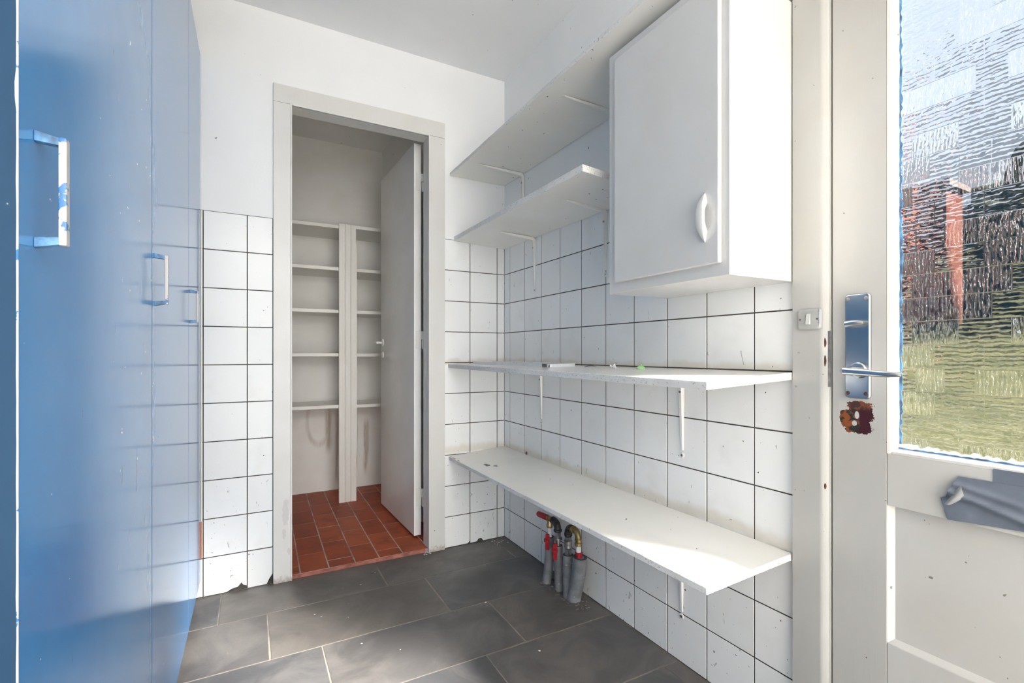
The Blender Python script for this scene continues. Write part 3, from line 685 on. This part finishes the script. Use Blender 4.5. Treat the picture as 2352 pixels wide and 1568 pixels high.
for (ya, yb, yh) in ((YE, -1.043, -1.645), (-1.0400, -0.4035, -1.011), (-0.4010, -0.004, -0.353)):
    d = obj('door', hexa([(bx(ya) - DT, ya, Z0), (bx(ya), ya, Z0), (bx(yb), yb, Z0), (bx(yb) - DT, yb, Z0), (bx(ya) - DT, ya, Z1), (bx(ya), ya, Z1), (bx(yb), yb, Z1), (bx(yb) - DT, yb, Z1)], 0.0012), [M['blue'], M['blueshade']], cb)
    for f in d.data.polygons: f.material_index = 1 if f.normal.y < -0.9 else 0  # faces turned to the viewer get the shade-darkened blue
    blue_handle(d, yh)
    if ya == YE:
        rr = random.Random(5); n = 170; bm = bmesh.new(); ra = []
        for i in range(n + 1):
            z = Z0 + (Z1 - Z0) * i / n
            wa = 0.0009 + 0.0005 * mnoise.noise((0, 0, z * 30)) + (0.0010 if mnoise.noise((3, 0, z * 18)) > 0.38 else 0)
            wb_ = 0.0009 + 0.0005 * mnoise.noise((9, 0, z * 26))
            x = bx(ya)
            ra.append([bm.verts.new(q) for q in ((x - wa, ya - 0.0004, z), (x + 0.0002, ya - 0.0006, z), (x + 0.0006, ya - 0.0002, z), (x + 0.0004, ya + wb_, z), (x - 0.002, ya + 0.002, z))])
        for p_, q_ in zip(ra, ra[1:]):
            for k in range(5): bm.faces.new((p_[k], p_[(k + 1) % 5], q_[(k + 1) % 5], q_[k]))
        tag(obj('chipped_edge', bm, M['wornedge'], d), 'front edge chipped to white primer')

# orange and blue paint run down the corner beside the cupboard
obj('paint_run', box(bx(0) + 0.0008, bx(0) + 0.0050, -0.0036, -0.0004, 0.155, 0.30, 0.001), M['orange'], cb)
obj('filler_strip', box(bx(0) + 0.0006, bx(0) + 0.0060, -0.0032, -0.0003, 0.302, 1.528, 0.001), M['white'], cb)

# ------------------------------------------------------------------ pantry shelving
ps = empty('pantry_shelving', (-0.62, 0.96, 0.016), 'white built-in pantry shelving with a post of three boards', 'shelving')
for (a, b, dy) in ((-0.681, -0.6448, 0.0), (-0.6438, -0.6086, 0.002), (-0.6076, -0.571, 0.0)):
    zt = 1.788
    if b > -0.6:
        bm = prism([(a, 0.016), (b - 0.004, 0.016), (b - 0.004, 0.30), (b, 0.36), (b, 1.64), (b - 0.006, 1.68), (b - 0.006, zt), (a, zt)], 'y', 0.957 + dy, 0.974)
    else: bm = box(a, b, 0.957 + dy, 0.974, 0.016, zt, 0.0012)
    obj('post_board', bm, M['white'], ps)
for (zl, zr) in ((1.780, 1.790), (1.512, 1.513), (1.242, 1.242), (0.966, 0.964), (0.637, 0.633)):
    for (a, b, z) in ((PL + 0.001, -0.627, zl), (-0.625, PR - 0.001, zr)):
        obj('shelf', box(a, b, 0.9755, PB - 0.001, z - 0.021, z, 0.0012), M['white'], ps)

# ------------------------------------------------------------------ boards on brackets on the right wall
def board(parent, yA, yB, dep, zb, zf0, zf1, th, xb=-0.0008):
    """top surface runs from zb at the wall to zf0 / zf1 at the far / near front corner; yA is the far end"""
    zb0, zb1 = zb if isinstance(zb, tuple) else (zb, zb)
    p = [(xb, yB, zb1 - th), (-dep, yB, zf1 - th), (-dep, yA, zf0 - th), (xb, yA, zb0 - th), (xb, yB, zb1), (-dep, yB, zf1), (-dep, yA, zf0), (xb, yA, zb0)]
    bm = bmesh.new(); v = [bm.verts.new(q) for q in p]
    for f in ((0, 1, 2, 3), (7, 6, 5, 4), (0, 4, 5, 1), (1, 5, 6, 2), (2, 6, 7, 3), (3, 7, 4, 0)): bm.faces.new([v[i] for i in f])
    bmesh.ops.recalc_face_normals(bm, faces=bm.faces)
    bmesh.ops.bevel(bm, geom=list(bm.edges), offset=0.0012, segments=1, affect='EDGES')
    bm.normal_update()
    for f in bm.faces: f.material_index = 0 if abs(f.normal.z) > 0.9 else 1
    # nibbled edges: subdivide long edges and jitter them a little
    lon = [e for e in bm.edges if e.calc_length() > 0.2]
    bmesh.ops.subdivide_edges(bm, edges=lon, cuts=60)
    for q in bm.verts:
        n_ = mnoise.noise(q.co * 60) * 0.0009
        if abs(q.co.x + dep) < 0.003: q.co.x += n_; q.co.z += mnoise.noise(q.co * 45 + Vector((7, 0, 0))) * 0.0006
        elif abs(q.co.y - yB) < 0.003: q.co.y += n_
    return obj('board', bm, [M['shelf'], M['edge']], parent)
def bracket(parent, y, zt, alen, vlen, slope=0.0):
    """pressed-steel shelf bracket: arm under the board, bend, tapering leg down the wall, round screw tab"""
    Rb = 0.022; path = []
    x_w = -0.0012
    path += [(-alen, zt, (0, -1), 0.0095, 0.0028)]
    for i in range(1, 7):
        t_ = i / 7; path.append((-alen + (alen - Rb) * t_, zt, (0, -1), 0.0105 + 0.0055 * t_, 0.0045 + 0.0085 * t_))
    for i in range(0, 7):
        a = R(90 * i / 6); cx_, cz_ = x_w - Rb, zt - Rb
        path.append((cx_ + Rb * math.sin(a), cz_ + Rb * math.cos(a), (-math.sin(a), -math.cos(a)), 0.0175, 0.0135 - 0.001 * math.sin(a)))
    for i in range(1, 9):
        t_ = i / 8; path.append((x_w, zt - Rb - (vlen - Rb - 0.016) * t_, (-1, 0), 0.0185 - 0.0085 * t_, 0.0125 - 0.0090 * t_))
    bm = bmesh.new(); rings = []
    for (x, z, nrm, wd, dp) in path:
        z2 = z + slope * x
        def q(a, d): return bm.verts.new((x + nrm[0] * d, y + a, z2 + nrm[1] * d))
        rings.append([q(-wd / 2, 0.0), q(-wd / 2, dp * 0.45), q(-wd * 0.28, dp), q(wd * 0.28, dp), q(wd / 2, dp * 0.45), q(wd / 2, 0.0)])
    for a, b in zip(rings, rings[1:]):
        for k in range(6): bm.faces.new((a[k], a[(k + 1) % 6], b[(k + 1) % 6], b[k]))
    bm.faces.new(rings[0][::-1]); bm.faces.new(rings[-1])
    bm = join(bm, lathe((x_w, y, zt - vlen), (-1, 0, 0), [(0, 0.0085), (0.0022, 0.0085), (0.003, 0.0075), (0.003, 0.003)], 18), lathe((-alen - 0.004, y, zt - slope * alen), (0, 0, -1), [(0, 0.0062), (0.0022, 0.0062), (0.003, 0.005)], 16))
    b = obj('bracket', bm, M['white'], parent, angle=40)
    obj('screw', lathe((x_w - 0.0025, y, zt - vlen), (-1, 0, 0), [(0, 0.0042), (0.0012, 0.0040), (0.0016, 0.001)], 10), M['steel'], b)
    obj('screw', lathe((x_w - 0.010, y - 0.001, zt - 0.048), (-1, 0, 0), [(0, 0.0040), (0.0040, 0.0038), (0.0046, 0.001)], 10), M['steel'], b)

s1 = empty('wall_shelf', (0, -0.77, 1.845), 'long white board on brackets just above the hanging cupboard, topmost of four', 'shelf', 'boards on the right wall')
board(s1, -0.001, -1.546, 0.306, (1.858, 1.850), 1.860, 1.870, 0.014)
for y in (-0.205, -0.89): bracket(s1, y, 1.8435, 0.232, 0.27, -0.008)
s2 = empty('wall_shelf', (0, -0.53, 1.52), 'short white board with a raw chipped end left of the hanging cupboard', 'shelf', 'boards on the right wall')
board(s2, -0.001, -1.062, 0.284, (1.533, 1.520), 1.546, 1.544, 0.022)
for y in (-0.312, -0.828): bracket(s2, y, 1.5065, 0.172, 0.246, -0.04)
s3 = empty('wall_shelf', (0, -0.77, 0.91), 'white board at switch height holding a flat metal tray and a green cap', 'shelf', 'boards on the right wall')
board(s3, -0.001, -1.546, 0.315, (0.912, 0.9165), 0.911, 0.902, 0.0185)
for y in (-0.372, -1.195): bracket(s3, y, 0.8925, 0.20, 0.245, 0.012)
s4 = empty('wall_shelf', (0, -0.77, 0.46), 'low deep cream board over the pipe stubs, lowest of four', 'shelf', 'boards on the right wall')
board(s4, -0.001, -1.5435, 0.312, (0.477, 0.4685), 0.4525, 0.4545, 0.016)
for y in (-0.372, -1.193): bracket(s4, y, 0.4525, 0.20, 0.305, 0.065)

# ------------------------------------------------------------------ hanging cupboard
wc = empty('wall_cabinet', (-0.13, -1.35, 1.137), 'white painted hanging cupboard with one door and curved pull beside the door post', 'cabinet')
cf, cl, cr, cz0, cz1 = -0.255, -1.150, -1.557, 1.1365, 1.828
obj('body', hexa([(-0.0008, cr + 0.0125, cz0 + 0.003), (-0.0008, cl + 0.017, cz0 + 0.003), (cf, cl - 0.002, cz0), (cf, cr, cz0), (-0.0008, cr + 0.0125, cz1), (-0.0008, cl + 0.017, cz1), (cf, cl - 0.002, cz1), (cf, cr, cz1)], 0.0018), M['cab'], wc)
dr = obj('door', box(cf - 0.0135, cf - 0.0006, -1.1885, -1.5385, 1.1650, 1.800, 0.0030, 3), M['cab'], wc)
# boat-shaped pull
bm = bmesh.new(); rings = []; zc, hl = 1.2725, 0.0565; xf = cf - 0.0135; n = 28
for i in range(n + 1):
    s_ = -1 + 2 * i / n; z = zc + hl * s_
    out = 0.0235 * max(0.0, 1 - abs(s_) ** 2.0) ** 0.85
    inn = max(0.0, 0.0150 * (1 - (abs(s_) / 0.58) ** 2)) if abs(s_) < 0.58 else 0.0
    wd = 0.0105 * max(0.02, (1 - abs(s_) ** 1.7)) + 0.0004
    xo, xi = xf - out - 0.0006, xf - inn
    rings.append([bm.verts.new(q) for q in ((xi, -1.503 + wd, z), (xo + 0.003 * (1 - abs(s_)), -1.503 + wd, z), (xo, -1.503 + wd * 0.5, z), (xo, -1.503 - wd * 0.5, z), (xo + 0.003 * (1 - abs(s_)), -1.503 - wd, z), (xi, -1.503 - wd, z))])
for a, b in zip(rings, rings[1:]):
    for k in range(6): bm.faces.new((a[k], a[(k + 1) % 6], b[(k + 1) % 6], b[k]))
bm.faces.new(rings[0][::-1]); bm.faces.new(rings[-1])
pl_ = obj('pull_handle', bm, M['cab'], dr, angle=45)
for za, zb in ((1.668, 1.730), (1.245, 1.313)):
    zm = (za + zb) / 2
    obj('hinge', join(tube([(cf - 0.004, -1.1845, za), (cf - 0.004, -1.1845, zm - 0.0006)], 0.0036, 12), tube([(cf - 0.004, -1.1845, zm + 0.0006), (cf - 0.004, -1.1845, zb)], 0.0036, 12), tube([(cf - 0.004, -1.1845, za - 0.002), (cf - 0.004, -1.1845, zb + 0.002)], 0.0022, 8)), M['cab'], wc)

# ------------------------------------------------------------------ light switch on the door post
sw = empty('light_switch', (-0.0125, -1.591, 1.044), 'small square grey-white light switch on the white door post', 'switch')
bm = bmesh.new(); rg = []
for (x, sh) in ((-0.0124, 0.0), (-0.0165, 0.0), (-0.0190, 0.003), (-0.0192, 0.006)):
    rg.append([bm.verts.new((x, a, b)) for a, b in rrect(-1.591, 1.0435, 0.054 - 2 * sh, 0.048 - 2 * sh, 0.0065 - sh * 0.8)])
for p_, q_ in zip(rg, rg[1:]):
    for k in range(len(p_)): bm.faces.new((p_[k], p_[(k + 1) % len(p_)], q_[(k + 1) % len(p_)], q_[k]))
bm.faces.new(rg[-1]); bm.faces.new(rg[0][::-1]); obj('plate', bm, M['switch'], sw)
obj('rocker', hexa([(-0.0191, -1.5955, 1.0315), (-0.0191, -1.5865, 1.0315), (-0.0245, -1.5865, 1.0315), (-0.0245, -1.5955, 1.0315), (-0.0191, -1.5955, 1.0565), (-0.0191, -1.5865, 1.0565), (-0.0208, -1.5865, 1.0565), (-0.0208, -1.5955, 1.0565)], 0.0006), M['rocker'], sw)
for a in (-0.0200, 0.0200): obj('screw', lathe((-0.0190, -1.591 + a, 1.0435), (-1, 0, 0), [(0, 0.0022), (0.0006, 0.0020), (0.0007, 0.0008)], 12), M['screwdark'], sw)
obj('paint_smear', box(-0.0196, -0.0188, -1.6145, -1.6162, 1.030, 1.066, 0.0003), M['bluefaint'], sw)

# ------------------------------------------------------------------ tape on the garden door
tp = empty('adhesive_tape', (-0.001, -2.03, 0.744), 'smooth strip of blue-grey tape stuck straight along the rail under the glass', 'tape')
obj('strip', box(-0.0012, -0.0004, -1.9100, -2.28, 0.7065, 0.7545, 0.0002), M['tape'], tp)
tc = empty('adhesive_tape', (-0.004, -2.0, 0.69), 'wrinkled blue-grey tape with a curled end peeling off the door rail', 'tape')
NY, NZ = 70, 22
bm = bmesh.new(); gr = []
def left_edge(z):       # ragged left end of the tape
    if z > 0.684: return -1.8620 + 0.0 * z + (0.730 - z) / 0.046 * 0.0200
    return -1.8350 - (0.684 - z) / 0.041 * 0.011
for i in range(NY + 1):
    row = []
    for j in range(NZ + 1):
        tt, s_ = i / NY, j / NZ
        zb = 0.644 + 0.012 * min(1, tt * 3.0); zt = 0.7305
        z = zb + (zt - zb) * s_
        y = left_edge(z) + (-2.28 - left_edge(z)) * tt
        u_ = (-1.85 - y)
        # two long folds running down to the right, flatter away from the curled end
        f1 = math.exp(-((z - (0.700 - 0.30 * u_)) / 0.0060) ** 2); f2 = math.exp(-((z - (0.716 - 0.22 * u_)) / 0.0055) ** 2)
        cr_ = math.exp(-(u_ / 0.045) ** 2)
        dep = 0.0012 + 0.0095 * f1 * (0.3 + 0.7 * math.exp(-u_ / 0.25)) + 0.0065 * f2 * math.exp(-u_ / 0.2) + cr_ * (0.0025 + 0.0040 * abs(mnoise.noise((y * 55, z * 60, 2)))) + 0.0007 * mnoise.noise((y * 30, z * 40, 5))
        row.append(bm.verts.new((-max(dep, 0.0009) - 0.0008, y, z)))
    gr.append(row)
for i in range(NY):
    for j in range(NZ): bm.faces.new((gr[i][j], gr[i + 1][j], gr[i + 1][j + 1], gr[i][j + 1]))
ex = bmesh.ops.extrude_face_region(bm, geom=list(bm.faces)); vs = [q for q in ex['geom'] if isinstance(q, bmesh.types.BMVert)]
bmesh.ops.translate(bm, verts=vs, vec=(0.0006, 0, 0))
obj('strip', bm, M['tape'], tc, angle=80)
# curled corner showing the dull underside
bm = bmesh.new(); gr = []
pA, pB, pC, pD = Vector((-0.011, -1.8680, 0.7165)), Vector((-0.011, -1.8435, 0.6745)), Vector((-0.0125, -1.8730, 0.6980)), Vector((-0.0125, -1.8520, 0.6745))
for i in range(13):
    row = []
    for j in range(13):
        t_, s_ = i / 12, j / 12
        q = pA.lerp(pB, t_).lerp(pC.lerp(pD, t_), s_)
        q.x -= (0.0035 + 0.0035 * math.sin(math.pi * t_)) * math.sin(math.pi * s_) * (0.5 + 0.5 * t_)
        q.y -= 0.0030 * math.sin(math.pi * t_) * s_
        row.append(bm.verts.new(q))
    gr.append(row)
for i in range(12):
    for j in range(12): bm.faces.new((gr[i][j], gr[i + 1][j], gr[i + 1][j + 1], gr[i][j + 1]))
ex = bmesh.ops.extrude_face_region(bm, geom=list(bm.faces)); vs = [q for q in ex['geom'] if isinstance(q, bmesh.types.BMVert)]
bmesh.ops.translate(bm, verts=vs, vec=(0.0006, 0.0, 0))
tag(obj('curled_corner', bm, M['tapeback'], tc, angle=80), 'curled corner showing pale grey underside')

# ------------------------------------------------------------------ pipe stubs under the lowest board
def sleeve(parent, pts, r, name='insulation_sleeve'):
    s_ = obj(name, join(tube(pts, r, 20, cap=True)), M['foam'], parent)
    p1 = Vector(pts[-1]); d = (p1 - Vector(pts[-2])).normalized()
    obj('cut_end', lathe(p1 - d * 0.001, d, [(0, r * 0.99), (0.0016, r * 0.97), (0.0016, r * 0.62), (0.0006, r * 0.55)], 20), M['foamdark'], s_)
    return s_
def tap(parent, c, d=(-0.8, -0.6, 0), s=1.0):
    """red butterfly tap: hub with an upper and a lower wing"""
    c = Vector(c); d = Vector(d).normalized(); u = d.cross(Vector((0, 0, 1))).normalized()
    bm = lathe(c, d, [(0, 0.006 * s), (0.016 * s, 0.007 * s), (0.020 * s, 0.005 * s), (0.021 * s, 0.002 * s)], 14)
    for sg, ln in ((1, 0.022), (-1, 0.026)):
        q = []
        for (a, z) in ((-0.0065, 0.002), (0.0065, 0.002), (0.0055, ln), (-0.0055, ln)):
            q.append((a * s, z * s * sg))
        lo = [c + d * 0.010 * s + u * a + Vector((0, 0, z)) for a, z in q]; hi = [p_ + d * 0.007 * s for p_ in lo]
        bm = join(bm, hexa(lo + hi, 0.0012))
    bm = join(bm, hexa([c + u * a + d * b + Vector((0, 0, z)) for z in (-0.005 * s, 0.006 * s) for (a, b) in ((0.004, 0.004), (0.016, 0.006), (0.016, 0.016), (0.004, 0.018))], 0.0012))
    return obj('tap', bm, M['red'], parent)
# far pair
pa = empty('pipe_stub', (-0.075, -0.58, 0), 'far pair of grey-sleeved pipe stubs with two red taps and a red end cap', 'pipe')
sleeve(pa, [(-0.080, -0.540, -0.01), (-0.080, -0.540, 0.01), (-0.0785, -0.549, 0.06), (-0.0765, -0.5545, 0.12), (-0.075, -0.557, 0.197)], 0.0195)
sleeve(pa, [(-0.072, -0.619, -0.01), (-0.072, -0.619, 0.01), (-0.072, -0.6165, 0.08), (-0.073, -0.613, 0.14), (-0.073, -0.613, 0.180)], 0.0185)
obj('white_pipe', tube([(-0.075, -0.556, 0.185), (-0.075, -0.552, 0.245)], 0.0085, 16), M['whitepipe'], pa)
bf = obj('brass_elbow', join(lathe((-0.075, -0.5525, 0.234), (0, 0, 1), [(0, 0.0115), (0.003, 0.0135), (0.012, 0.0135), (0.015, 0.0115), (0.022, 0.0105)], 8),
        tube([(-0.075, -0.5515, 0.250), (-0.075, -0.5515, 0.266), (-0.075, -0.549, 0.272), (-0.075, -0.535, 0.272)], 0.0105, 16), tube([(-0.075, -0.5515, 0.272), (-0.075, -0.585, 0.272)], 0.0110, 16)), M['brass'], pa)
obj('end_cap', tube([(-0.0752, -0.537, 0.2705), (-0.078, -0.475, 0.268), (-0.0783, -0.468, 0.2678)], [0.0125, 0.0120, 0.0108], 18), M['red'], pa)
obj('iron_elbow', join(tube(bez((-0.074, -0.575, 0.272), (-0.074, -0.612, 0.274), (-0.074, -0.613, 0.238), 8), 0.0150, 16), lathe((-0.074, -0.613, 0.236), (0, 0, 1), [(0, 0.0155), (0.002, 0.0175), (0.009, 0.0175), (0.011, 0.0155)], 16)), M['iron'], pa)
obj('union_nut', join(lathe((-0.074, -0.613, 0.218), (0, 0, 1), [(0, 0.0115), (0.001, 0.0145), (0.016, 0.0145), (0.018, 0.011)], 6), tube([(-0.073, -0.613, 0.176), (-0.074, -0.613, 0.222)], 0.0105, 14), lathe((-0.074, -0.613, 0.205), (0, 0, 1), [(0, 0.012), (0.001, 0.018), (0.008, 0.018), (0.009, 0.012)], 18)), M['steel'], pa)
tap(pa, (-0.084, -0.560, 0.187), (-0.75, -0.66, 0), 1.35); tap(pa, (-0.083, -0.616, 0.166), (-0.75, -0.66, 0), 1.35)
# near pair
pb = empty('pipe_stub', (-0.07, -0.71, 0), 'near pair of grey-sleeved pipe stubs joined by brass and iron elbows', 'pipe')
sleeve(pb, [(-0.070, -0.681, -0.01), (-0.070, -0.681, 0.01), (-0.070, -0.680, 0.09), (-0.070, -0.680, 0.166)], 0.0215)
sd4 = sleeve(pb, [(-0.066, -0.712, -0.012), (-0.066, -0.714, 0.008), (-0.066, -0.730, 0.060), (-0.066, -0.745, 0.120), (-0.066, -0.753, 0.182)], 0.0270)
obj('cover_band', tube([(-0.070, -0.6805, 0.080), (-0.070, -0.680, 0.118)], 0.0219, 20), M['foam'], pb)
obj('white_pipe', tube([(-0.068, -0.7490, 0.170), (-0.068, -0.7450, 0.236)], 0.0098, 16), M['whitepipe'], pb)
obj('red_collar', lathe((-0.068, -0.7485, 0.178), (0, 0.02, 1), [(0, 0.0125), (0.011, 0.0125), (0.012, 0.0140), (0.021, 0.0145), (0.022, 0.0105)], 18), M['red'], pb)
obj('brass_elbow', join(lathe((-0.068, -0.745, 0.222), (0, 0, 1), [(0, 0.0120), (0.002, 0.0145), (0.012, 0.0145), (0.014, 0.0125), (0.016, 0.0140), (0.026, 0.0140), (0.028, 0.0110)], 8),
     tube(bez((-0.068, -0.7450, 0.246), (-0.068, -0.744, 0.281), (-0.068, -0.712, 0.276), 8), 0.0120, 16), tube([(-0.068, -0.716, 0.2765), (-0.068, -0.700, 0.274)], 0.0145, 16)), M['brass'], pb)
obj('iron_elbow', join(tube(bez((-0.068, -0.706, 0.276), (-0.069, -0.679, 0.276), (-0.069, -0.679, 0.246), 8), 0.0150, 16), lathe((-0.069, -0.679, 0.240), (0, 0, 1), [(0, 0.0140), (0.002, 0.0165), (0.010, 0.0165), (0.012, 0.0150)], 16)), M['iron'], pb)
obj('valve_body', join(lathe((-0.070, -0.680, 0.226), (0, 0, 1), [(0, 0.0120), (0.001, 0.0155), (0.012, 0.0155), (0.014, 0.0125)], 6), lathe((-0.070, -0.680, 0.192), (0, 0, 1), [(0, 0.0125), (0.003, 0.0160), (0.010, 0.0150), (0.022, 0.0155), (0.031, 0.0165), (0.034, 0.0125)], 18),
     lathe((-0.070, -0.680, 0.164), (0, 0, 1), [(0, 0.0120), (0.001, 0.0150), (0.026, 0.0150), (0.028, 0.0120)], 6)), M['steel'], pb)
# broken mortar around the feet of the pipes
rr = random.Random(11); bms = []
for i in range(90):
    bm = bmesh.new(); bmesh.ops.create_icosphere(bm, subdivisions=1, radius=1.0)
    t_ = rr.random(); y = -0.52 - 0.27 * t_; x = -0.105 + 0.02 * t_ + rr.uniform(-0.012, 0.06)
    s_ = rr.uniform(0.002, 0.007)
    for v in bm.verts: v.co = Vector((v.co.x * s_, v.co.y * s_ * 1.3, v.co.z * s_ * 0.45)) * (1 + 0.5 * rr.uniform(-1, 1))
    bmesh.ops.translate(bm, verts=bm.verts, vec=(min(x, -0.014), y, 0.001)); bms.append(bm)
tag(obj('mortar_rubble', join(*bms), M['mortar'], origin=(-0.07, -0.65, 0), smooth=False), 'crumbly grey mortar broken up around the feet of the pipes', 'rubble', kind='stuff')
bms = []
for i in range(40):
    bm = bmesh.new(); bmesh.ops.create_icosphere(bm, subdivisions=1, radius=1.0)
    if i < 14: x, y = rr.uniform(-0.10, -0.02), rr.uniform(-0.09, -0.02)
    elif i < 30: x, y = rr.uniform(-0.45, -0.41), rr.uniform(-0.01, 0.02) - 0.02
    else: x, y = rr.uniform(-1.2, -0.35), rr.uniform(-1.5, -0.05)
    s_ = rr.uniform(0.0012, 0.0034)
    for v in bm.verts: v.co = Vector((v.co.x * s_ * 1.4, v.co.y * s_, v.co.z * s_ * 0.5)) * (1 + 0.5 * rr.uniform(-1, 1))
    bmesh.ops.translate(bm, verts=bm.verts, vec=(x, y, 0.0008)); bms.append(bm)
tag(obj('plaster_crumbs', join(*bms), M['crumb'], origin=(-0.4, -0.5, 0), smooth=False), 'tiny white plaster crumbs scattered over the slate floor', 'crumbs', kind='stuff')

# ------------------------------------------------------------------ small things on the boards
zs3 = lambda x, y: 0.912 + (0.9165 - 0.912) * (-y / 1.546) + (-x / 0.315) * ((0.911 - 0.912) * (1 + y / 1.546) + (0.902 - 0.9165) * (-y / 1.546))
ft = empty('metal_tray', (-0.15, -0.40, 0.911), 'long flat white metal tray lying at the far end of the switch-height board', 'tray')
X0, X1, Y0, Y1 = -0.200, -0.085, -0.748, -0.045
zt = lambda x, y: zs3(x, y) + 0.0004
def slab(x0, x1, y0, y1, h, b=0.0008): return hexa([(x0, y0, zt(x0, y0)), (x1, y0, zt(x1, y0)), (x1, y1, zt(x1, y1)), (x0, y1, zt(x0, y1)), (x0, y0, zt(x0, y0) + h), (x1, y0, zt(x1, y0) + h), (x1, y1, zt(x1, y1) + h), (x0, y1, zt(x0, y1) + h)], b)
obj('base', slab(X0 + 0.012, X1 - 0.012, Y0 + 0.012, Y1 - 0.012, 0.003), M['tray'], ft)
for q in ((X0, X0 + 0.012, Y0, Y1), (X1 - 0.012, X1, Y0, Y1), (X0 + 0.0122, X1 - 0.0122, Y0, Y0 + 0.012), (X0 + 0.0122, X1 - 0.0122, Y1 - 0.012, Y1)): obj('rim', slab(*q, 0.0130), M['tray'], ft)
obj('corner_clip', slab(X0 - 0.0004, X0 + 0.0126, Y0 + 0.02, Y0 + 0.055, 0.0136, 0.0003), M['steel'], ft)
pts = []
for i in range(44):
    a = 2 * math.pi * i / 40; r = 0.026 + 0.002 * math.sin(3 * a); x, y = -0.10 + 0.6 * r * math.cos(a), -0.86 + r * math.sin(a)
    pts.append((x, y, zs3(x, y) + 0.0022 + 0.0022 * (1 + math.sin(2 * a)) + 0.0012 * (i > 39)))
o = obj('wire_loop', tube(pts, 0.0010, 8), M['wire'], origin=(-0.10, -0.86, 0.911)); tag(o, 'thin wire loop lying on the switch-height board beside the metal tray', 'wire')
bm = bmesh.new(); bmesh.ops.create_grid(bm, x_segments=10, y_segments=10, size=0.016)
for v in bm.verts:
    n1 = mnoise.noise(Vector((v.co.x * 90, v.co.y * 90, 1.0))); v.co = Vector((v.co.x * 0.7 + 0.003 * n1, v.co.y * 0.8, 0.0125 + 0.010 * n1 + 0.25 * v.co.y))
zmin = min(v.co.z for v in bm.verts)
bmesh.ops.translate(bm, verts=bm.verts, vec=(-0.11, -1.005, zs3(-0.11, -1.005) - zmin + 0.0006))
ex = bmesh.ops.extrude_face_region(bm, geom=list(bm.faces)); bmesh.ops.translate(bm, verts=[q for q in ex['geom'] if isinstance(q, bmesh.types.BMVert)], vec=(0, 0, 0.0005))
tag(obj('film_scrap', bm, M['film'], origin=(-0.11, -1.005, 0.91)), 'crumpled scrap of pale film on the board between wire loop and green cap', 'scrap')
zc = zs3(-0.10, -1.118)
tag(obj('plastic_cap', lathe((-0.10, -1.118, zc + 0.0003), (0, 0, 1), [(0, 0.0135), (0.004, 0.0145), (0.007, 0.0135), (0.010, 0.0095), (0.0125, 0.0050), (0.013, 0.0032), (0.0165, 0.0030), (0.0175, 0.0015)], 22), M['green'], origin=(-0.10, -1.118, zc)), 'pale green plastic cap standing on the switch-height board', 'cap')
bm = bmesh.new(); bmesh.ops.create_icosphere(bm, subdivisions=2, radius=1.0)
for v in bm.verts: v.co = Vector((v.co.x * 0.004, v.co.y * 0.0055, v.co.z * 0.0085)) * (1 + 0.45 * mnoise.noise(v.co * 2.2))
bmesh.ops.translate(bm, verts=bm.verts, vec=(-0.007, -0.242, 0.4835))
tag(obj('rusty_lug', bm, M['brown'], origin=(-0.007, -0.242, 0.476)), 'small rusty brown lug at the back of the low cream board', 'fixing')

# ------------------------------------------------------------------ garden seen through the patterned glass
tag(obj('ground', hexa([(0.13, -22, -0.6), (11, -22, -0.6), (11, 30, -0.6), (0.13, 30, -0.6), (0.13, -22, -0.15), (11, -22, 1.55), (11, 30, 1.55), (0.13, 30, -0.15)]), M['grass'], smooth=False), 'dry yellow-green lawn sloping up outside the glazed door', 'lawn', kind='structure')
tag(obj('terrace', box(11.0, 40, -22, 30, -0.6, 1.55), M['grass'], smooth=False), 'level grass bank at the top of the sloping lawn', 'lawn', kind='structure')
def tree(loc, h, r, seed, label, cat):
    t_ = empty('garden_tree', loc, label, cat, 'trees behind the lawn')
    rr = random.Random(seed); L = Vector(loc); bms = []
    for i in range(9):
        bm = bmesh.new(); bmesh.ops.create_icosphere(bm, subdivisions=3, radius=r * rr.uniform(0.5, 0.75))
        c = Vector((rr.uniform(-0.5, 0.5) * r, rr.uniform(-0.6, 0.6) * r, h * rr.uniform(0.15, 0.80)))
        for v in bm.verts: v.co *= 1 + 0.30 * mnoise.noise(v.co * 3.0 + c) + 0.12 * mnoise.noise(v.co * 11.0)
        bmesh.ops.translate(bm, verts=bm.verts, vec=L + c); bms.append(bm)
    obj('crown', join(*bms), M['leaf'], t_, angle=180)
    obj('trunk', tube([L + Vector((0, 0, -0.05)), L + Vector((0.05, 0.02, h * 0.35)), L + Vector((0, 0, h * 0.6))], [0.16, 0.12, 0.08], 10), M['bark'], t_)
tree((12.3, 0.55, 1.50), 4.2, 1.30, 1, 'dark bushy tree at the top of the lawn beside the brick wall', 'tree')
tree((12.6, -3.0, 1.50), 4.6, 1.6, 2, 'tall dark tree at the top of the lawn, farthest right', 'tree')
tree((18.5, 2.9, 1.50), 4.8, 1.8, 3, 'dark tree at the top of the lawn behind the brick outbuilding', 'tree')
hs = empty('brick_house', (12.4, 5.8, 1.55), 'low red brick outbuilding seen blurred at the left of the patterned glass', 'house')
obj('wall', box(12.0, 12.8, 2.45, 9.0, 1.5, 4.55), M['brick'], hs, smooth=False)
obj('roof', prism([(11.88, 4.55), (12.92, 4.55), (12.92, 4.66), (11.88, 4.70)], 'y', 2.35, 9.1), M['rooftile'], hs, smooth=False)
